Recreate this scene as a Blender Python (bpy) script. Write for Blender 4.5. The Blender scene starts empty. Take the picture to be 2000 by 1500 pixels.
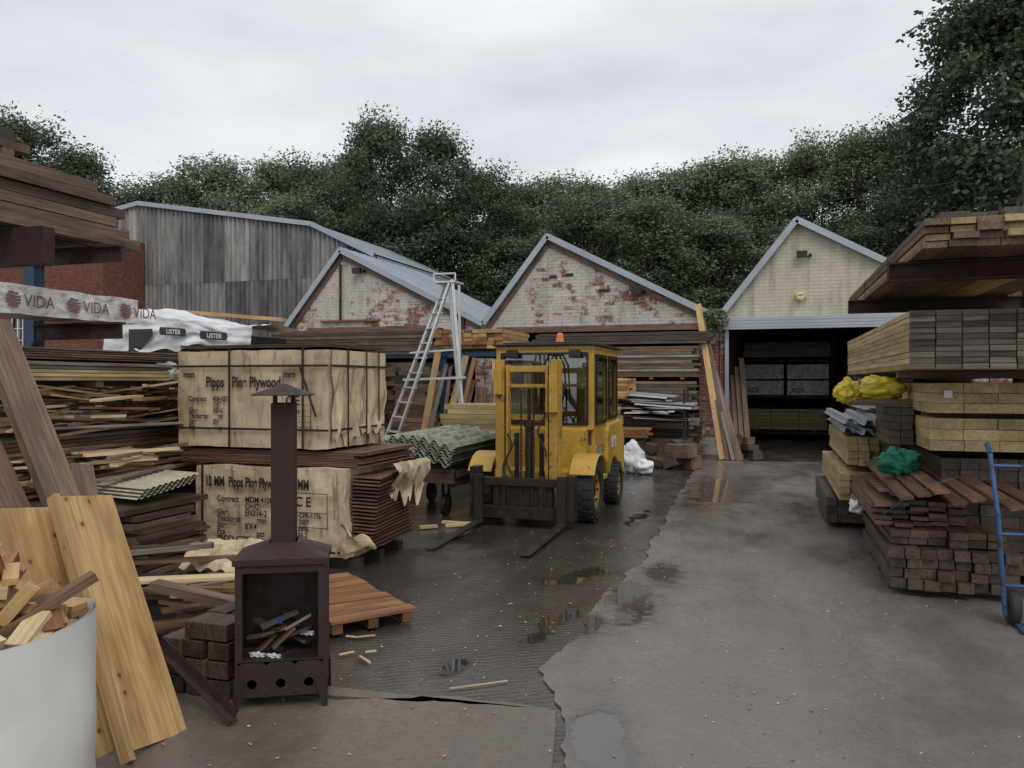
import bpy, math, random
import numpy as np
from mathutils import Vector, Matrix, noise
R = random.Random(11)
sc = bpy.context.scene
COL = sc.collection
V = Vector

# ---------------------------------------------------------------- materials
class NT:
    def __init__(s, name):
        s.m = bpy.data.materials.new(name); s.m.use_nodes = True
        s.t = s.m.node_tree; s.t.nodes.clear()
        s.out = s.n('ShaderNodeOutputMaterial')
        s.b = s.n('ShaderNodeBsdfPrincipled')
        s.t.links.new(s.b.outputs[0], s.out.inputs[0])
        a = s.n('ShaderNodeAttribute'); a.attribute_name = 'lc'; s.lc = a.outputs['Vector']
        a = s.n('ShaderNodeAttribute'); a.attribute_name = 'tint'; s.tint = a.outputs['Fac']
    def n(s, ty, **ins):
        nd = s.t.nodes.new(ty)
        for k, v in ins.items():
            s.set(nd, k, v)
        return nd
    def set(s, nd, k, v):
        if k.startswith('i') and k[1:].isdigit(): sock = nd.inputs[int(k[1:])]
        else: sock = nd.inputs[k.replace('_', ' ')]
        if isinstance(v, bpy.types.NodeSocket): s.t.links.new(v, sock)
        else:
            if isinstance(v, (tuple, list)) and len(v) == 3 and sock.type == 'RGBA': v = (*v, 1)
            sock.default_value = v
    def map(s, scale, vec=None, loc=(0, 0, 0), rot=(0, 0, 0)):
        return s.n('ShaderNodeMapping', Vector=vec or s.lc, Scale=scale, Location=loc, Rotation=rot).outputs[0]
    def noise(s, scale, detail=4, vec=None, rough=.55, dist=0):
        return s.n('ShaderNodeTexNoise', Vector=vec or s.lc, Scale=scale, Detail=detail, Roughness=rough, Distortion=dist).outputs['Fac']
    def ramp(s, fac, *stops):
        nd = s.n('ShaderNodeValToRGB', Fac=fac)
        e = nd.color_ramp.elements
        while len(e) < len(stops): e.new(.5)
        for i, (p, c) in enumerate(stops):
            e[i].position = p
            e[i].color = (c, c, c, 1) if not isinstance(c, tuple) else (*c, 1)
        return nd.outputs[0]
    def mix(s, f, a, b, mode='MIX'):
        nd = s.t.nodes.new('ShaderNodeMixRGB'); nd.blend_type = mode
        for k, v in (('Fac', f), ('Color1', a), ('Color2', b)):
            sock = nd.inputs[k]
            if isinstance(v, bpy.types.NodeSocket): s.t.links.new(v, sock)
            elif k == 'Fac': sock.default_value = v
            else: sock.default_value = (v, v, v, 1) if not isinstance(v, tuple) else (*v, 1)
        return nd.outputs[0]
    def math(s, op, a, b=0, c=0):
        nd = s.t.nodes.new('ShaderNodeMath'); nd.operation = op
        for i, v in enumerate((a, b, c)):
            if isinstance(v, bpy.types.NodeSocket): s.t.links.new(v, nd.inputs[i])
            else: nd.inputs[i].default_value = v
        return nd.outputs[0]
    def fin(s, col, rough=.7, metal=0, bump=None, bs=.3, bd=.01, spec=.5, tinted=True):
        if tinted: col = s.mix(1, col, s.tint, 'MULTIPLY')
        s.set(s.b, 'Base_Color', col); s.set(s.b, 'Roughness', rough); s.set(s.b, 'Metallic', metal)
        s.set(s.b, 'Specular_IOR_Level', spec)
        if bump is not None:
            bn = s.n('ShaderNodeBump', Strength=bs, Distance=bd, Height=bump)
            s.t.links.new(bn.outputs[0], s.b.inputs['Normal'])
        return s.m

def wood(name, c1, c2, rough=.65, knots=0, stain=.5, sc_=(.25, .22, .2)):
    s = NT(name)
    g = s.noise(3.2, 6, s.map((.7, 16, 16)), dist=.6)
    col = s.ramp(g, (.3, c2), (.62, c1))
    big = s.noise(2.2, 4, s.map((.8, 2.5, 2.5)))
    col = s.mix(s.ramp(big, (.42, 0.), (.72, stain)), col, tuple(a * b for a, b in zip(c2, sc_)))
    if knots:
        vo = s.n('ShaderNodeTexVoronoi', Vector=s.map((5.5, 8, 1)), Scale=1.0); vo.voronoi_dimensions = '2D'
        wv = s.math('ADD', vo.outputs['Distance'], s.math('MULTIPLY_ADD', s.noise(30, 2), .06, -.03))
        k = s.ramp(wv, (.035, 1.), (.085, 0.))
        k2 = s.ramp(wv, (.06, .4), (.20, 0.))
        sel = s.ramp(s.noise(2.3, 2, s.map((1.4, 2, 1))), (.50, 0.), (.56, 1.))
        col = s.mix(s.math('MULTIPLY', k2, sel), col, tuple(x * .5 for x in c2))
        col = s.mix(s.math('MULTIPLY', k, sel), col, (.10, .045, .02))
    return s.fin(col, rough, 0, g, .35, .004, .4)

def metal(name, c, rust=(.09, .035, .015), amt=.5, rough=.45, met=0., sc_=3., drk=.6):
    s = NT(name)
    n1 = s.noise(sc_, 10, rough=.74)
    f = s.ramp(n1, (amt - .02, 1.), (amt + .07, 0.))
    n2 = s.noise(1.3, 5)
    base = s.mix(s.ramp(n2, (.35, drk), (.65, 0.)), c, tuple(x * .45 for x in c))
    st = s.noise(3., 6, s.map((9, 9, 1)), .7)
    base = s.mix(s.ramp(st, (.48, 0.), (.75, drk)), base, tuple(x * .3 + .01 for x in c))
    rc = s.mix(s.noise(20, 3), rust, tuple(x * .35 for x in rust))
    col = s.mix(f, base, rc)
    r = s.mix(f, rough, .85)
    return s.fin(col, r, met, n1, .25, .004)

def plain(name, c, rough=.6, var=.35, sc_=4., met=0, bs=.15, spec=.5):
    s = NT(name)
    n1 = s.noise(sc_, 6)
    col = s.mix(s.ramp(n1, (.3, var), (.7, 0.)), c, tuple(x * .35 for x in c))
    return s.fin(col, rough, met, n1, bs, .005, spec)

def brick(name, b1, b2, mortar, paint=None, amt=.5, dirt=.5):
    s = NT(name)
    sp = s.n('ShaderNodeSeparateXYZ', Vector=s.lc)
    xx = s.math('ADD', sp.outputs[0], sp.outputs[1])
    v = s.n('ShaderNodeCombineXYZ', X=xx, Y=sp.outputs[2]).outputs[0]
    br = s.n('ShaderNodeTexBrick', Vector=v, Color1=b1, Color2=b2, Mortar=mortar, Scale=1., Mortar_Size=.008,
             Mortar_Smooth=.2, Bias=-.1, Brick_Width=.23, Row_Height=.078)
    col = br.outputs[0]
    col = s.mix(s.ramp(s.noise(9, 3), (.4, .55), (.65, 0.)), col, tuple(x * .4 for x in b1))
    if paint:
        n1 = s.noise(1.9, 10, rough=.8)
        n2 = s.noise(.5, 3)
        cell = s.n('ShaderNodeTexBrick', Vector=v, Color1=(0, 0, 0), Color2=(1, 1, 1), Mortar=(.2, .2, .2), Scale=1., Mortar_Size=.006,
             Bias=0., Brick_Width=.23, Row_Height=.078).outputs[0]
        q = s.math('ADD', s.math('MULTIPLY_ADD', cell, .13, n1), s.math('MULTIPLY', n2, .55))
        f = s.ramp(q, (amt - .03, 0.), (amt + .05, 1.))
        pc = s.mix(s.noise(3, 6), paint, tuple(x * .58 for x in paint))
        pc = s.mix(s.math('MULTIPLY', br.outputs['Fac'], .45), pc, tuple(x * .45 for x in paint))
        pc = s.mix(s.ramp(s.noise(14, 5, rough=.7), (.52, 0.), (.68, .55)), pc, b1)
        col = s.mix(f, col, pc)
    dz = s.noise(2., 5, s.map((2.5, 2.5, .35)))
    col = s.mix(s.ramp(dz, (.5, 0.), (.75, dirt)), col, (.05, .045, .035))
    h = s.math('SUBTRACT', s.math('MULTIPLY', s.noise(30, 3), .4), br.outputs['Fac'])
    return s.fin(col, .9, 0, h, .5, .01, .2)

MW = {
 'pine': wood('fresh_pine', (.58, .39, .18), (.42, .24, .09), .55, 1, .35, (.5, .4, .3)),
 'panel': wood('knotty_pine_panel', (.56, .37, .155), (.37, .21, .075), .42, 1, .75, (.5, .42, .34)),
 'pale': wood('pale_softwood', (.70, .54, .33), (.50, .35, .18), .6, 0, .3, (.5, .4, .3)),
 'treated': wood('treated_timber', (.50, .39, .195), (.32, .23, .10), .6, 0, .5, (.3, .28, .25)),
 'grey': wood('weathered_grey_timber', (.30, .26, .21), (.14, .115, .092), .7, 0, .6),
 'greyend': wood('grey_sawn_ends', (.185, .17, .135), (.08, .07, .058), .75, 0, .7),
 'dark': wood('dark_wet_timber', (.12, .085, .063), (.045, .031, .024), .45, 0, .6),
 'brown': wood('old_brown_timber', (.24, .15, .095), (.09, .056, .037), .5, 0, .6),
 'red': wood('reddish_brown_timber', (.23, .12, .078), (.10, .052, .035), .45, 0, .5),
 'orange': wood('orange_decking', (.40, .19, .085), (.22, .095, .04), .45, 0, .6),
}
M_yel = metal('worn_yellow_paint', (.60, .365, .055), (.09, .04, .018), .34, .42, 0, 4, .6)
M_yel2 = metal('scraped_yellow_paint', (.56, .33, .055), (.12, .06, .03), .385, .5, 0, 5, .65)
M_blk = metal('dirty_black_steel', (.03, .027, .025), (.06, .035, .024), .47, .45, .3, 6)
M_rust = metal('rusted_stove_steel', (.036, .024, .022), (.062, .031, .023), .46, .5, .2, 5, .5)
M_rackst = metal('rusty_rack_steel', (.045, .026, .024), (.07, .03, .02), .5, .6, .2, 6)
M_blue = metal('blue_painted_steel', (.03, .10, .24), (.06, .03, .02), .40, .45, 0, 8)
M_galv = plain('galvanised_sheet', (.40, .44, .48), .4, .35, 1.2, .35, .05)
M_roof = plain('metal_roof_sheet', (.38, .43, .48), .42, .35, .8, .2, .05)
M_alu = plain('aluminium_tube', (.66, .68, .69), .35, .2, 6, .4, .05)
M_rub = plain('black_rubber', (.028, .027, .025), .8, .3, 12)
M_white = plain('white_plastic', (.72, .71, .66), .42, .35, 2.5, 0, .2)
M_black = plain('black_plastic', (.014, .014, .015), .35, .3, 4)
M_ink = plain('black_ink', (.018, .016, .016), .7, .2, 9)
M_inkb = plain('brown_red_ink', (.20, .10, .09), .6, .2, 9)
M_orange = plain('orange_lens', (.80, .20, .06), .25, .1)
M_yp = plain('yellow_plastic_sheet', (.76, .58, .05), .4, .5, 5, 0, .5)
M_green = plain('green_netting', (.02, .22, .14), .7, .6, 22, 0, .8)
M_ash = plain('charred_debris', (.08, .075, .068), .9, .6, 15)
M_paper = plain('scrap_paper', (.6, .62, .66), .8, .3, 10)
M_cables = plain('cable_sheath', (.02, .02, .02), .7, .1)
M_soil = plain('dark_block_stone', (.10, .088, .078), .8, .5, 6, 0, .5)
M_txtblue = plain('blue_ink', (.02, .06, .3), .6, .1)

def cardboard():
    s = NT('stained_wrapping_paper')
    col = s.ramp(s.noise(1.6, 6), (.3, (.42, .31, .19)), (.65, (.62, .49, .33)))
    v = s.noise(2.2, 6, s.map((1.5, 1.5, .6)), .7)
    col = s.mix(s.ramp(v, (.52, 0.), (.70, .8)), col, (.12, .07, .04))
    v2 = s.noise(5, 8, s.map((3, 3, .5)), .75)
    col = s.mix(s.ramp(v2, (.56, 0.), (.63, .65)), col, (.16, .10, .06))
    return s.fin(col, .62, 0, s.noise(7, 5), .4, .012, .35)
M_card = cardboard()
def wrapmat():
    s = NT('white_film_wrap')
    col = s.ramp(s.noise(3, 5, s.map((1, 3, 5))), (.35, (.38, .365, .345)), (.6, (.70, .68, .64)))
    return s.fin(col, .3, 0, s.noise(6, 6, s.map((1, 2, 4))), .7, .02, .5)
M_wrap = wrapmat()
def tarpmat():
    s = NT('white_tarpaulin')
    col = s.ramp(s.noise(2.4, 6), (.3, (.50, .51, .53)), (.6, (.76, .77, .78)))
    return s.fin(col, .38, 0, s.noise(5, 7, rough=.65), .8, .05)
M_tarp = tarpmat()
def asbestos(name, dark, light, zs=.25, moss=None):
    s = NT(name)
    st = s.noise(1.6, 8, s.map((1.6, 1.6, zs)), .7)
    col = s.ramp(st, (.34, dark), (.66, light))
    sp = s.n('ShaderNodeTexVoronoi', Vector=s.lc, Scale=14.)
    col = s.mix(s.ramp(sp.outputs['Distance'], (.12, .55), (.22, 0.)), col, tuple(x * 1.5 for x in light))
    if moss: col = s.mix(s.ramp(s.noise(5, 6), (.48, 0.), (.66, .7)), col, moss)
    return s.fin(col, .9, 0, s.noise(25, 4), .3, .006, .2)
M_asb = asbestos('weathered_corrugated_cement', (.105, .10, .095), (.37, .36, .345))
M_asb2 = asbestos('mossy_corrugated_cement', (.17, .175, .14), (.38, .39, .33), 1, (.12, .14, .09))
M_cream = asbestos('cream_sheet', (.32, .29, .20), (.52, .48, .36), 1)

M_brw = brick('whitewashed_brick', (.28, .115, .075), (.20, .085, .06), (.32, .28, .24), (.68, .64, .58), .765, .35)
M_brr = brick('red_brick', (.25, .085, .06), (.17, .06, .045), (.15, .12, .10), None, 0, .45)
M_brc = brick('cream_painted_brick', (.50, .46, .36), (.46, .42, .33), (.38, .35, .28), (.66, .61, .49), .3, .4)
M_pier = brick('patchy_brick', (.28, .115, .075), (.19, .08, .06), (.30, .26, .22), (.55, .52, .47), .88, .5)

def groundmat(name, base, wetc, wetlo, wethi, groove=0., rlo=.16, rhi=.6, puds=()):
    s = NT(name)
    n1 = s.noise(.7, 9, s.map((1.5, .75, 1), rot=(0, 0, math.radians(8))), rough=.68); n2 = s.noise(26, 5, rough=.7); n3 = s.noise(3.5, 6, rough=.65)
    col = s.mix(s.ramp(n3, (.35, .45), (.65, 0.)), base, tuple(x * .6 for x in base))
    col = s.mix(s.ramp(n2, (.35, .5), (.6, 0.)), col, tuple(x * .5 for x in base))
    stn = s.noise(1.4, 7, s.map((3.5, .5, 1), rot=(0, 0, math.radians(-4))), .65)
    col = s.mix(s.ramp(stn, (.52, 0.), (.72, .5)), col, wetc)
    vo = s.n('ShaderNodeTexVoronoi', Vector=s.lc, Scale=55.)
    peb = s.ramp(vo.outputs['Distance'], (.16, 1.), (.26, 0.))
    sel = s.ramp(s.noise(38, 2), (.54, 0.), (.60, 1.))
    col = s.mix(s.math('MULTIPLY', s.math('MULTIPLY', peb, sel), .7), col, tuple(min(1, x * 2.6) for x in base))
    wet = s.ramp(n1, (wetlo, 1.), (wethi, 0.))
    col = s.mix(wet, col, wetc)
    rough = s.mix(wet, rhi, rlo)
    h = s.math('MULTIPLY', n2, .6)
    if groove:
        w = s.n('ShaderNodeTexWave', Vector=s.map((1, 1, 1), rot=(0, 0, math.radians(-31))), Scale=6.4, Distortion=9., Detail=7., Detail_Scale=.8, Detail_Roughness=.75)
        w.bands_direction = 'Y'
        gm = s.ramp(s.noise(1.1, 7, rough=.75), (.42, 0.), (.64, 1.))
        gv = s.math('MULTIPLY', w.outputs['Fac'], gm)
        h = s.math('ADD', h, s.math('MULTIPLY', gv, groove))
        col = s.mix(s.math('MULTIPLY', s.ramp(w.outputs['Fac'], (.15, 1.), (.7, 0.)), s.math('MULTIPLY', gm, .42)), col, tuple(x * .5 for x in wetc))
    m = None
    for (cx, cy, rx_, ry_, an) in puds:
        mp_ = s.n('ShaderNodeMapping', Vector=s.lc, Location=(cx, cy, 0), Rotation=(0, 0, math.radians(an)), Scale=(rx_, ry_, 100)); mp_.vector_type = 'TEXTURE'
        ln = s.t.nodes.new('ShaderNodeVectorMath'); ln.operation = 'LENGTH'; s.t.links.new(mp_.outputs[0], ln.inputs[0])
        m = ln.outputs['Value'] if m is None else s.math('MINIMUM', m, ln.outputs['Value'])
    if m is not None:
        q = s.math('ADD', m, s.math('MULTIPLY_ADD', s.noise(3.4, 8, rough=.66), 2.8, -1.4))
        damp = s.ramp(s.math('MULTIPLY', q, .5), (.42, 1.), (.90, 0.)); pm = s.ramp(s.math('MULTIPLY', q, .5), (.34, 1.), (.50, 0.))
        col = s.mix(s.math('MULTIPLY', damp, .75), col, tuple(x * .8 for x in wetc)); rough = s.mix(damp, rough, rlo)
        col = s.mix(pm, col, tuple(x * .65 for x in wetc)); rough = s.mix(pm, rough, .03)
        h = s.math('MULTIPLY', h, s.math('SUBTRACT', 1., pm))
    return s.fin(col, rough, 0, h, .4, .012, .55, False)
M_wet = groundmat('wet_dark_concrete', (.115, .10, .088), (.055, .047, .041), .48, .64, .6, .09, .28,
                  [(-1.55, 6.6, .20, .55, -25), (-1.40, 5.3, .12, .6, -6), (-1.50, 9.7, .14, .9, 0), (-3.0, 7.9, .3, .4, 0), (-1.75, 4.3, .12, .2, 0)])
M_slab = groundmat('damp_concrete', (.205, .185, .168), (.128, .114, .102), .38, .60, 0, .20, .50,
                   [(-.84, 6.85, .18, .45, 0), (-.97, 5.95, .20, .65, 5), (-1.14, 5.25, .13, .3, 0), (-.72, 3.5, .16, .5, 14), (-.8, 12.5, .4, 2.2, 0)])
M_slab2 = groundmat('brown_damp_concrete', (.185, .152, .126), (.10, .08, .066), .38, .60, 0, .26, .55)

def leafmat(name, c1, c2):
    s = NT(name)
    col = s.mix(s.noise(.25, 3), c1, c2)
    m = s.fin(col, .55, 0, None, spec=.3)
    tr = s.n('ShaderNodeBsdfTranslucent', Color=s.mix(1, c2, s.tint, 'MULTIPLY'))
    mx = s.n('ShaderNodeMixShader', Fac=.25)
    s.t.links.new(s.b.outputs[0], mx.inputs[1]); s.t.links.new(tr.outputs[0], mx.inputs[2])
    s.t.links.new(mx.outputs[0], s.out.inputs[0])
    return m
M_leaf = [leafmat('foliage_grey_green', (.155, .18, .12), (.205, .24, .15)),
          leafmat('foliage_dark', (.078, .10, .066), (.115, .145, .085)),
          leafmat('foliage_mid', (.115, .145, .09), (.165, .20, .115))]
M_bark = plain('bark', (.09, .075, .06), .9, .5, 6, 0, .5)

def glassmat():
    m = bpy.data.materials.new('cab_glass'); m.use_nodes = True
    t = m.node_tree; t.nodes.clear()
    o = t.nodes.new('ShaderNodeOutputMaterial'); g = t.nodes.new('ShaderNodeBsdfGlossy'); tr = t.nodes.new('ShaderNodeBsdfTransparent')
    g.inputs['Roughness'].default_value = .03; g.inputs['Color'].default_value = (.8, .82, .82, 1)
    tr.inputs['Color'].default_value = (.75, .80, .78, 1)
    mx = t.nodes.new('ShaderNodeMixShader'); mx.inputs[0].default_value = .18
    t.links.new(tr.outputs[0], mx.inputs[1]); t.links.new(g.outputs[0], mx.inputs[2]); t.links.new(mx.outputs[0], o.inputs[0])
    return m
M_glass = glassmat()

# ---------------------------------------------------------------- mesh builder
class MB:
    def __init__(s):
        s.v = []; s.f = []; s.m = []; s.lc = []; s.t = []
    def add(s, verts, faces, mi=0, tint=1., lc=None):
        o = len(s.v)
        s.v += [tuple(p) for p in verts]
        s.f += [tuple(i + o for i in f) for f in faces]
        s.m += [mi] * len(faces)
        s.lc += [tuple(p) for p in (lc or verts)]
        s.t += [tint] * len(verts)
    def box(s, c, size, rot=None, tint=1., mi=0):
        c = V(c); hx, hy, hz = (q / 2 for q in size)
        L = [(x, y, z) for x in (-hx, hx) for y in (-hy, hy) for z in (-hz, hz)]
        order = sorted(range(3), key=lambda i: -size[i])
        off = V((R.uniform(0, 40), R.uniform(0, 40), R.uniform(0, 40)))
        lc = [V((p[order[0]], p[order[1]], p[order[2]])) + off for p in L]
        vs = [(rot @ V(p) if rot else V(p)) + c for p in L]
        s.add(vs, [(0, 1, 3, 2), (4, 6, 7, 5), (0, 4, 5, 1), (2, 3, 7, 6), (0, 2, 6, 4), (1, 5, 7, 3)], mi, tint, lc)
    def bb(s, x0, x1, y0, y1, z0, z1, tint=1., mi=0, world=False):
        n = len(s.lc)
        s.box(((x0 + x1) / 2, (y0 + y1) / 2, (z0 + z1) / 2), (abs(x1 - x0), abs(y1 - y0), abs(z1 - z0)), None, tint, mi)
        if world: s.lc[n:] = s.v[n:]
    def beam(s, p0, p1, w, t, side=None, tint=1., mi=0):
        p0 = V(p0); p1 = V(p1); d = (p1 - p0); L = d.length; d.normalize()
        sd = V(side) if side else d.cross(V((0, 0, 1)))
        if sd.length < 1e-3: sd = V((1, 0, 0))
        sd = (sd - d * sd.dot(d)).normalized(); n = d.cross(sd)
        M = Matrix((d, sd, n)).transposed()
        s.box((p0 + p1) / 2, (L, w, t), M, tint, mi)
    def ringpts(s, c, ax, r, n, ph=0):
        ax = V(ax).normalized(); u = ax.orthogonal().normalized(); w = ax.cross(u)
        return [V(c) + u * math.cos(ph + 2 * math.pi * i / n) * r + w * math.sin(ph + 2 * math.pi * i / n) * r for i in range(n)]
    def cyl(s, p0, p1, r0, r1=None, n=16, tint=1., mi=0, cap=True):
        r1 = r0 if r1 is None else r1; ax = V(p1) - V(p0)
        a = s.ringpts(p0, ax, r0, n); b = s.ringpts(p1, ax, r1, n)
        fs = [(i, (i + 1) % n, n + (i + 1) % n, n + i) for i in range(n)]
        if cap: fs += [tuple(reversed(range(n))), tuple(range(n, 2 * n))]
        s.add(a + b, fs, mi, tint)
    def tube(s, pts, r, n=8, tint=1., mi=0):
        for a, b in zip(pts, pts[1:]): s.cyl(a, b, r, r, n, tint, mi)
    def prism(s, pts, ext, tint=1., mi=0):
        n = len(pts); e = V(ext)
        a = [V(p) for p in pts]; b = [p + e for p in a]
        s.add(a + b, [tuple(range(n)), tuple(reversed(range(n, 2 * n)))] + [(i, n + i, n + (i + 1) % n, (i + 1) % n) for i in range(n)], mi, tint)
    def lathe(s, c, prof, n=32, axis='x', tint=1., mi=0):
        vs = []
        for (h, r) in prof:
            for i in range(n):
                t = 2 * math.pi * i / n; q = (math.cos(t) * r, math.sin(t) * r)
                p = (h, q[0], q[1]) if axis == 'x' else (q[0], q[1], h)
                vs.append(V(c) + V(p))
        fs = []
        for j in range(len(prof) - 1):
            for i in range(n):
                k = (i + 1) % n
                fs.append((j * n + i, j * n + k, (j + 1) * n + k, (j + 1) * n + i))
        s.add(vs, fs, mi, tint)
    def grid(s, fn, nu, nv, mi=0, tint=1.):
        vs = [V(fn(i / nu, j / nv)) for j in range(nv + 1) for i in range(nu + 1)]
        fs = [(j * (nu + 1) + i, j * (nu + 1) + i + 1, (j + 1) * (nu + 1) + i + 1, (j + 1) * (nu + 1) + i) for j in range(nv) for i in range(nu)]
        s.add(vs, fs, mi, tint)
    def ring(s, o, u, v, W, H, ml, mr, mb_, mt, r, th, mi=0):
        o = V(o); u = V(u).normalized(); v = V(v).normalized(); n = u.cross(v)
        def rr(x0, x1, y0, y1, r):
            P = []
            for cx, cy, a0 in ((x1 - r, y1 - r, 0), (x0 + r, y1 - r, 90), (x0 + r, y0 + r, 180), (x1 - r, y0 + r, 270)):
                for k in range(6):
                    a = math.radians(a0 + 18 * k); P.append((cx + r * math.cos(a), cy + r * math.sin(a)))
            return P
        A = rr(0, W, 0, H, .02); Bq = rr(ml, W - mr, mb_, H - mt, r); N = len(A)
        f = lambda P, k: [o + u * p[0] + v * p[1] + n * k for p in P]
        vs = f(A, 0) + f(Bq, 0) + f(A, th) + f(Bq, th)
        fs = []
        for i in range(N):
            j = (i + 1) % N
            fs += [(i, j, N + j, N + i), (2 * N + i, 3 * N + i, 3 * N + j, 2 * N + j), (i, 2 * N + i, 2 * N + j, j), (N + i, N + j, 3 * N + j, 3 * N + i)]
        s.add(vs, fs, mi)

ORG = {}
def mk(name, mb, mats, label=None, cat=None, parent=None, group=None, kind=None, bevel=0, smooth=False, origin=None):
    P = np.array(mb.v, dtype=float)
    if origin is None:
        lo = P.min(0); hi = P.max(0); origin = ((lo[0] + hi[0]) / 2, (lo[1] + hi[1]) / 2, lo[2])
    P = P - np.array(origin)
    me = bpy.data.meshes.new(name)
    me.from_pydata(P.tolist(), [], mb.f)
    if not isinstance(mats, (list, tuple)): mats = [mats]
    for m in mats: me.materials.append(m)
    me.polygons.foreach_set('material_index', mb.m)
    if smooth: me.polygons.foreach_set('use_smooth', [True] * len(mb.f))
    a = me.attributes.new('lc', 'FLOAT_VECTOR', 'POINT'); a.data.foreach_set('vector', np.array(mb.lc, dtype=np.float32).ravel())
    a = me.attributes.new('tint', 'FLOAT', 'POINT'); a.data.foreach_set('value', np.array(mb.t, dtype=np.float32))
    me.update()
    ob = bpy.data.objects.new(name, me); COL.objects.link(ob)
    return reg(ob, origin, label, cat, parent, group, kind, bevel)
def reg(ob, origin, label, cat, parent, group=None, kind=None, bevel=0):
    ORG[ob.name] = V(origin)
    if parent:
        ob.parent = parent; ob.location = V(origin) - ORG[parent.name]
    else: ob.location = V(origin)
    if label: ob['label'] = label
    if cat and not parent: ob['category'] = cat
    if group and not parent: ob['group'] = group
    if kind: ob['kind'] = kind
    if bevel:
        b = ob.modifiers.new('bevel', 'BEVEL'); b.width = bevel; b.segments = 2; b.limit_method = 'ANGLE'
    return ob
def empty(name, loc, label, cat, group=None, parent=None):
    ob = bpy.data.objects.new(name, None); COL.objects.link(ob); ob.empty_display_size = .1
    return reg(ob, loc, label, cat, parent, group)

def text(name, body, size, loc, right, up, mat, parent, bold=0., sx=1., space=1.):
    cu = bpy.data.curves.new(name, 'FONT'); cu.body = body; cu.size = size; cu.offset = bold; cu.space_line = space
    t = bpy.data.objects.new('tmp', cu); COL.objects.link(t)
    bpy.context.view_layer.update()
    me = bpy.data.meshes.new_from_object(t.evaluated_get(bpy.context.evaluated_depsgraph_get()))
    COL.objects.unlink(t); bpy.data.objects.remove(t)
    right = V(right).normalized(); up = V(up).normalized(); n = right.cross(up)
    M = Matrix((right * sx, up, n)).transposed()
    mb = MB(); vs = [M @ v.co + V(loc) for v in me.vertices]
    mb.add(vs, [tuple(p.vertices) for p in me.polygons])
    return mk(name, mb, mat, parent=parent)

# timber pack: boards stacked in a banded bundle
def pack(name, x0, x1, y0, y1, z0, z1, nw, nh, axis, mat, label, cat='timber pack', straps=0, rag=.02, jit=.002, bearers=True, tv=.22, group='stacked timber packs', mats2=None, m2p=.3):
    mb = MB(); mats = [mat] + ([mats2] if mats2 else [])
    if axis == 'y': w0, w1, l0, l1 = x0, x1, y0, y1
    else: w0, w1, l0, l1 = y0, y1, x0, x1
    dw = (w1 - w0) / nw; dh = (z1 - z0) / nh
    for j in range(nh):
        sh = R.uniform(-1, 1) * jit * 3
        for i in range(nw):
            e0 = R.uniform(-rag, rag); e1 = R.uniform(-rag, rag)
            a0 = w0 + i * dw + sh + R.uniform(0, jit); a1 = w0 + (i + 1) * dw + sh - .003 - R.uniform(0, jit)
            c0 = z0 + j * dh; c1 = c0 + dh - .003 - R.uniform(0, jit)
            tt = 1 + R.uniform(-tv, tv); m = 1 if mats2 and R.random() < m2p else 0
            if axis == 'y': mb.bb(a0, a1, l0 + e0, l1 + e1, c0, c1, tt, m)
            else: mb.bb(l0 + e0, l1 + e1, a0, a1, c0, c1, tt, m)
    ob = mk(name, mb, mats, label, cat, group=group)
    if bearers:
        for f in (.15, .5, .85):
            q = MB(); c = l0 + (l1 - l0) * f
            if axis == 'y': q.bb(w0 + .02, w1 - .02, c - .04, c + .04, z0 - .06, z0 - .003, .8)
            else: q.bb(c - .04, c + .04, w0 + .02, w1 - .02, z0 - .06, z0 - .003, .8)
            mk('bearer', q, MW['brown'], parent=ob)
    for k in range(straps):
        f = (k + 1) / (straps + 1); c = l0 + (l1 - l0) * f; q = MB(); g = .01
        for (a, b, c0, c1) in ((w0 - g, w1 + g, z1 + g - .004, z1 + g), (w0 - g, w0 - g + .004, z0, z1 + g), (w1 + g - .004, w1 + g, z0, z1 + g)):
            if axis == 'y': q.bb(a, b, c - .01, c + .01, c0, c1)
            else: q.bb(c - .01, c + .01, a, b, c0, c1)
        mk('banding_strap', q, M_black, parent=ob)
    return ob
def plank(p0, p1, w, t, mat, label='loose weathered plank on the timber pile', name='plank', side=None, tint=None, cat='plank', group='loose planks in the piles'):
    mb = MB(); mb.beam(p0, p1, w, t, side, tint or R.uniform(.7, 1.2))
    return mk(name, mb, mat, label, cat, group=group)
def heap(n, x0, x1, y0, y1, z0, z1, mats, L=(.6, 1.6), ang=(80, 100), w=(.06, .14), t=(.018, .04), lab='loose {} plank thrown on the timber pile', tilt=.05):
    names = {'pine': 'yellow pine', 'pale': 'pale softwood', 'brown': 'old brown', 'dark': 'dark wet', 'grey': 'weathered grey', 'red': 'reddish', 'orange': 'orange', 'treated': 'treated'}
    for i in range(n):
        k = R.choice(mats); a = math.radians(R.uniform(*ang)); l = R.uniform(*L)
        cx = R.uniform(x0, x1); cy = R.uniform(y0, y1); z = z0 + (z1 - z0) * (i + .5) / n
        dx, dy = math.cos(a) * l / 2, math.sin(a) * l / 2; dz = R.uniform(-tilt, tilt) * l / 2
        plank((cx - dx, cy - dy, z - dz), (cx + dx, cy + dy, z + dz), R.uniform(*w), R.uniform(*t), MW[k], lab.format(names[k]))
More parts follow.
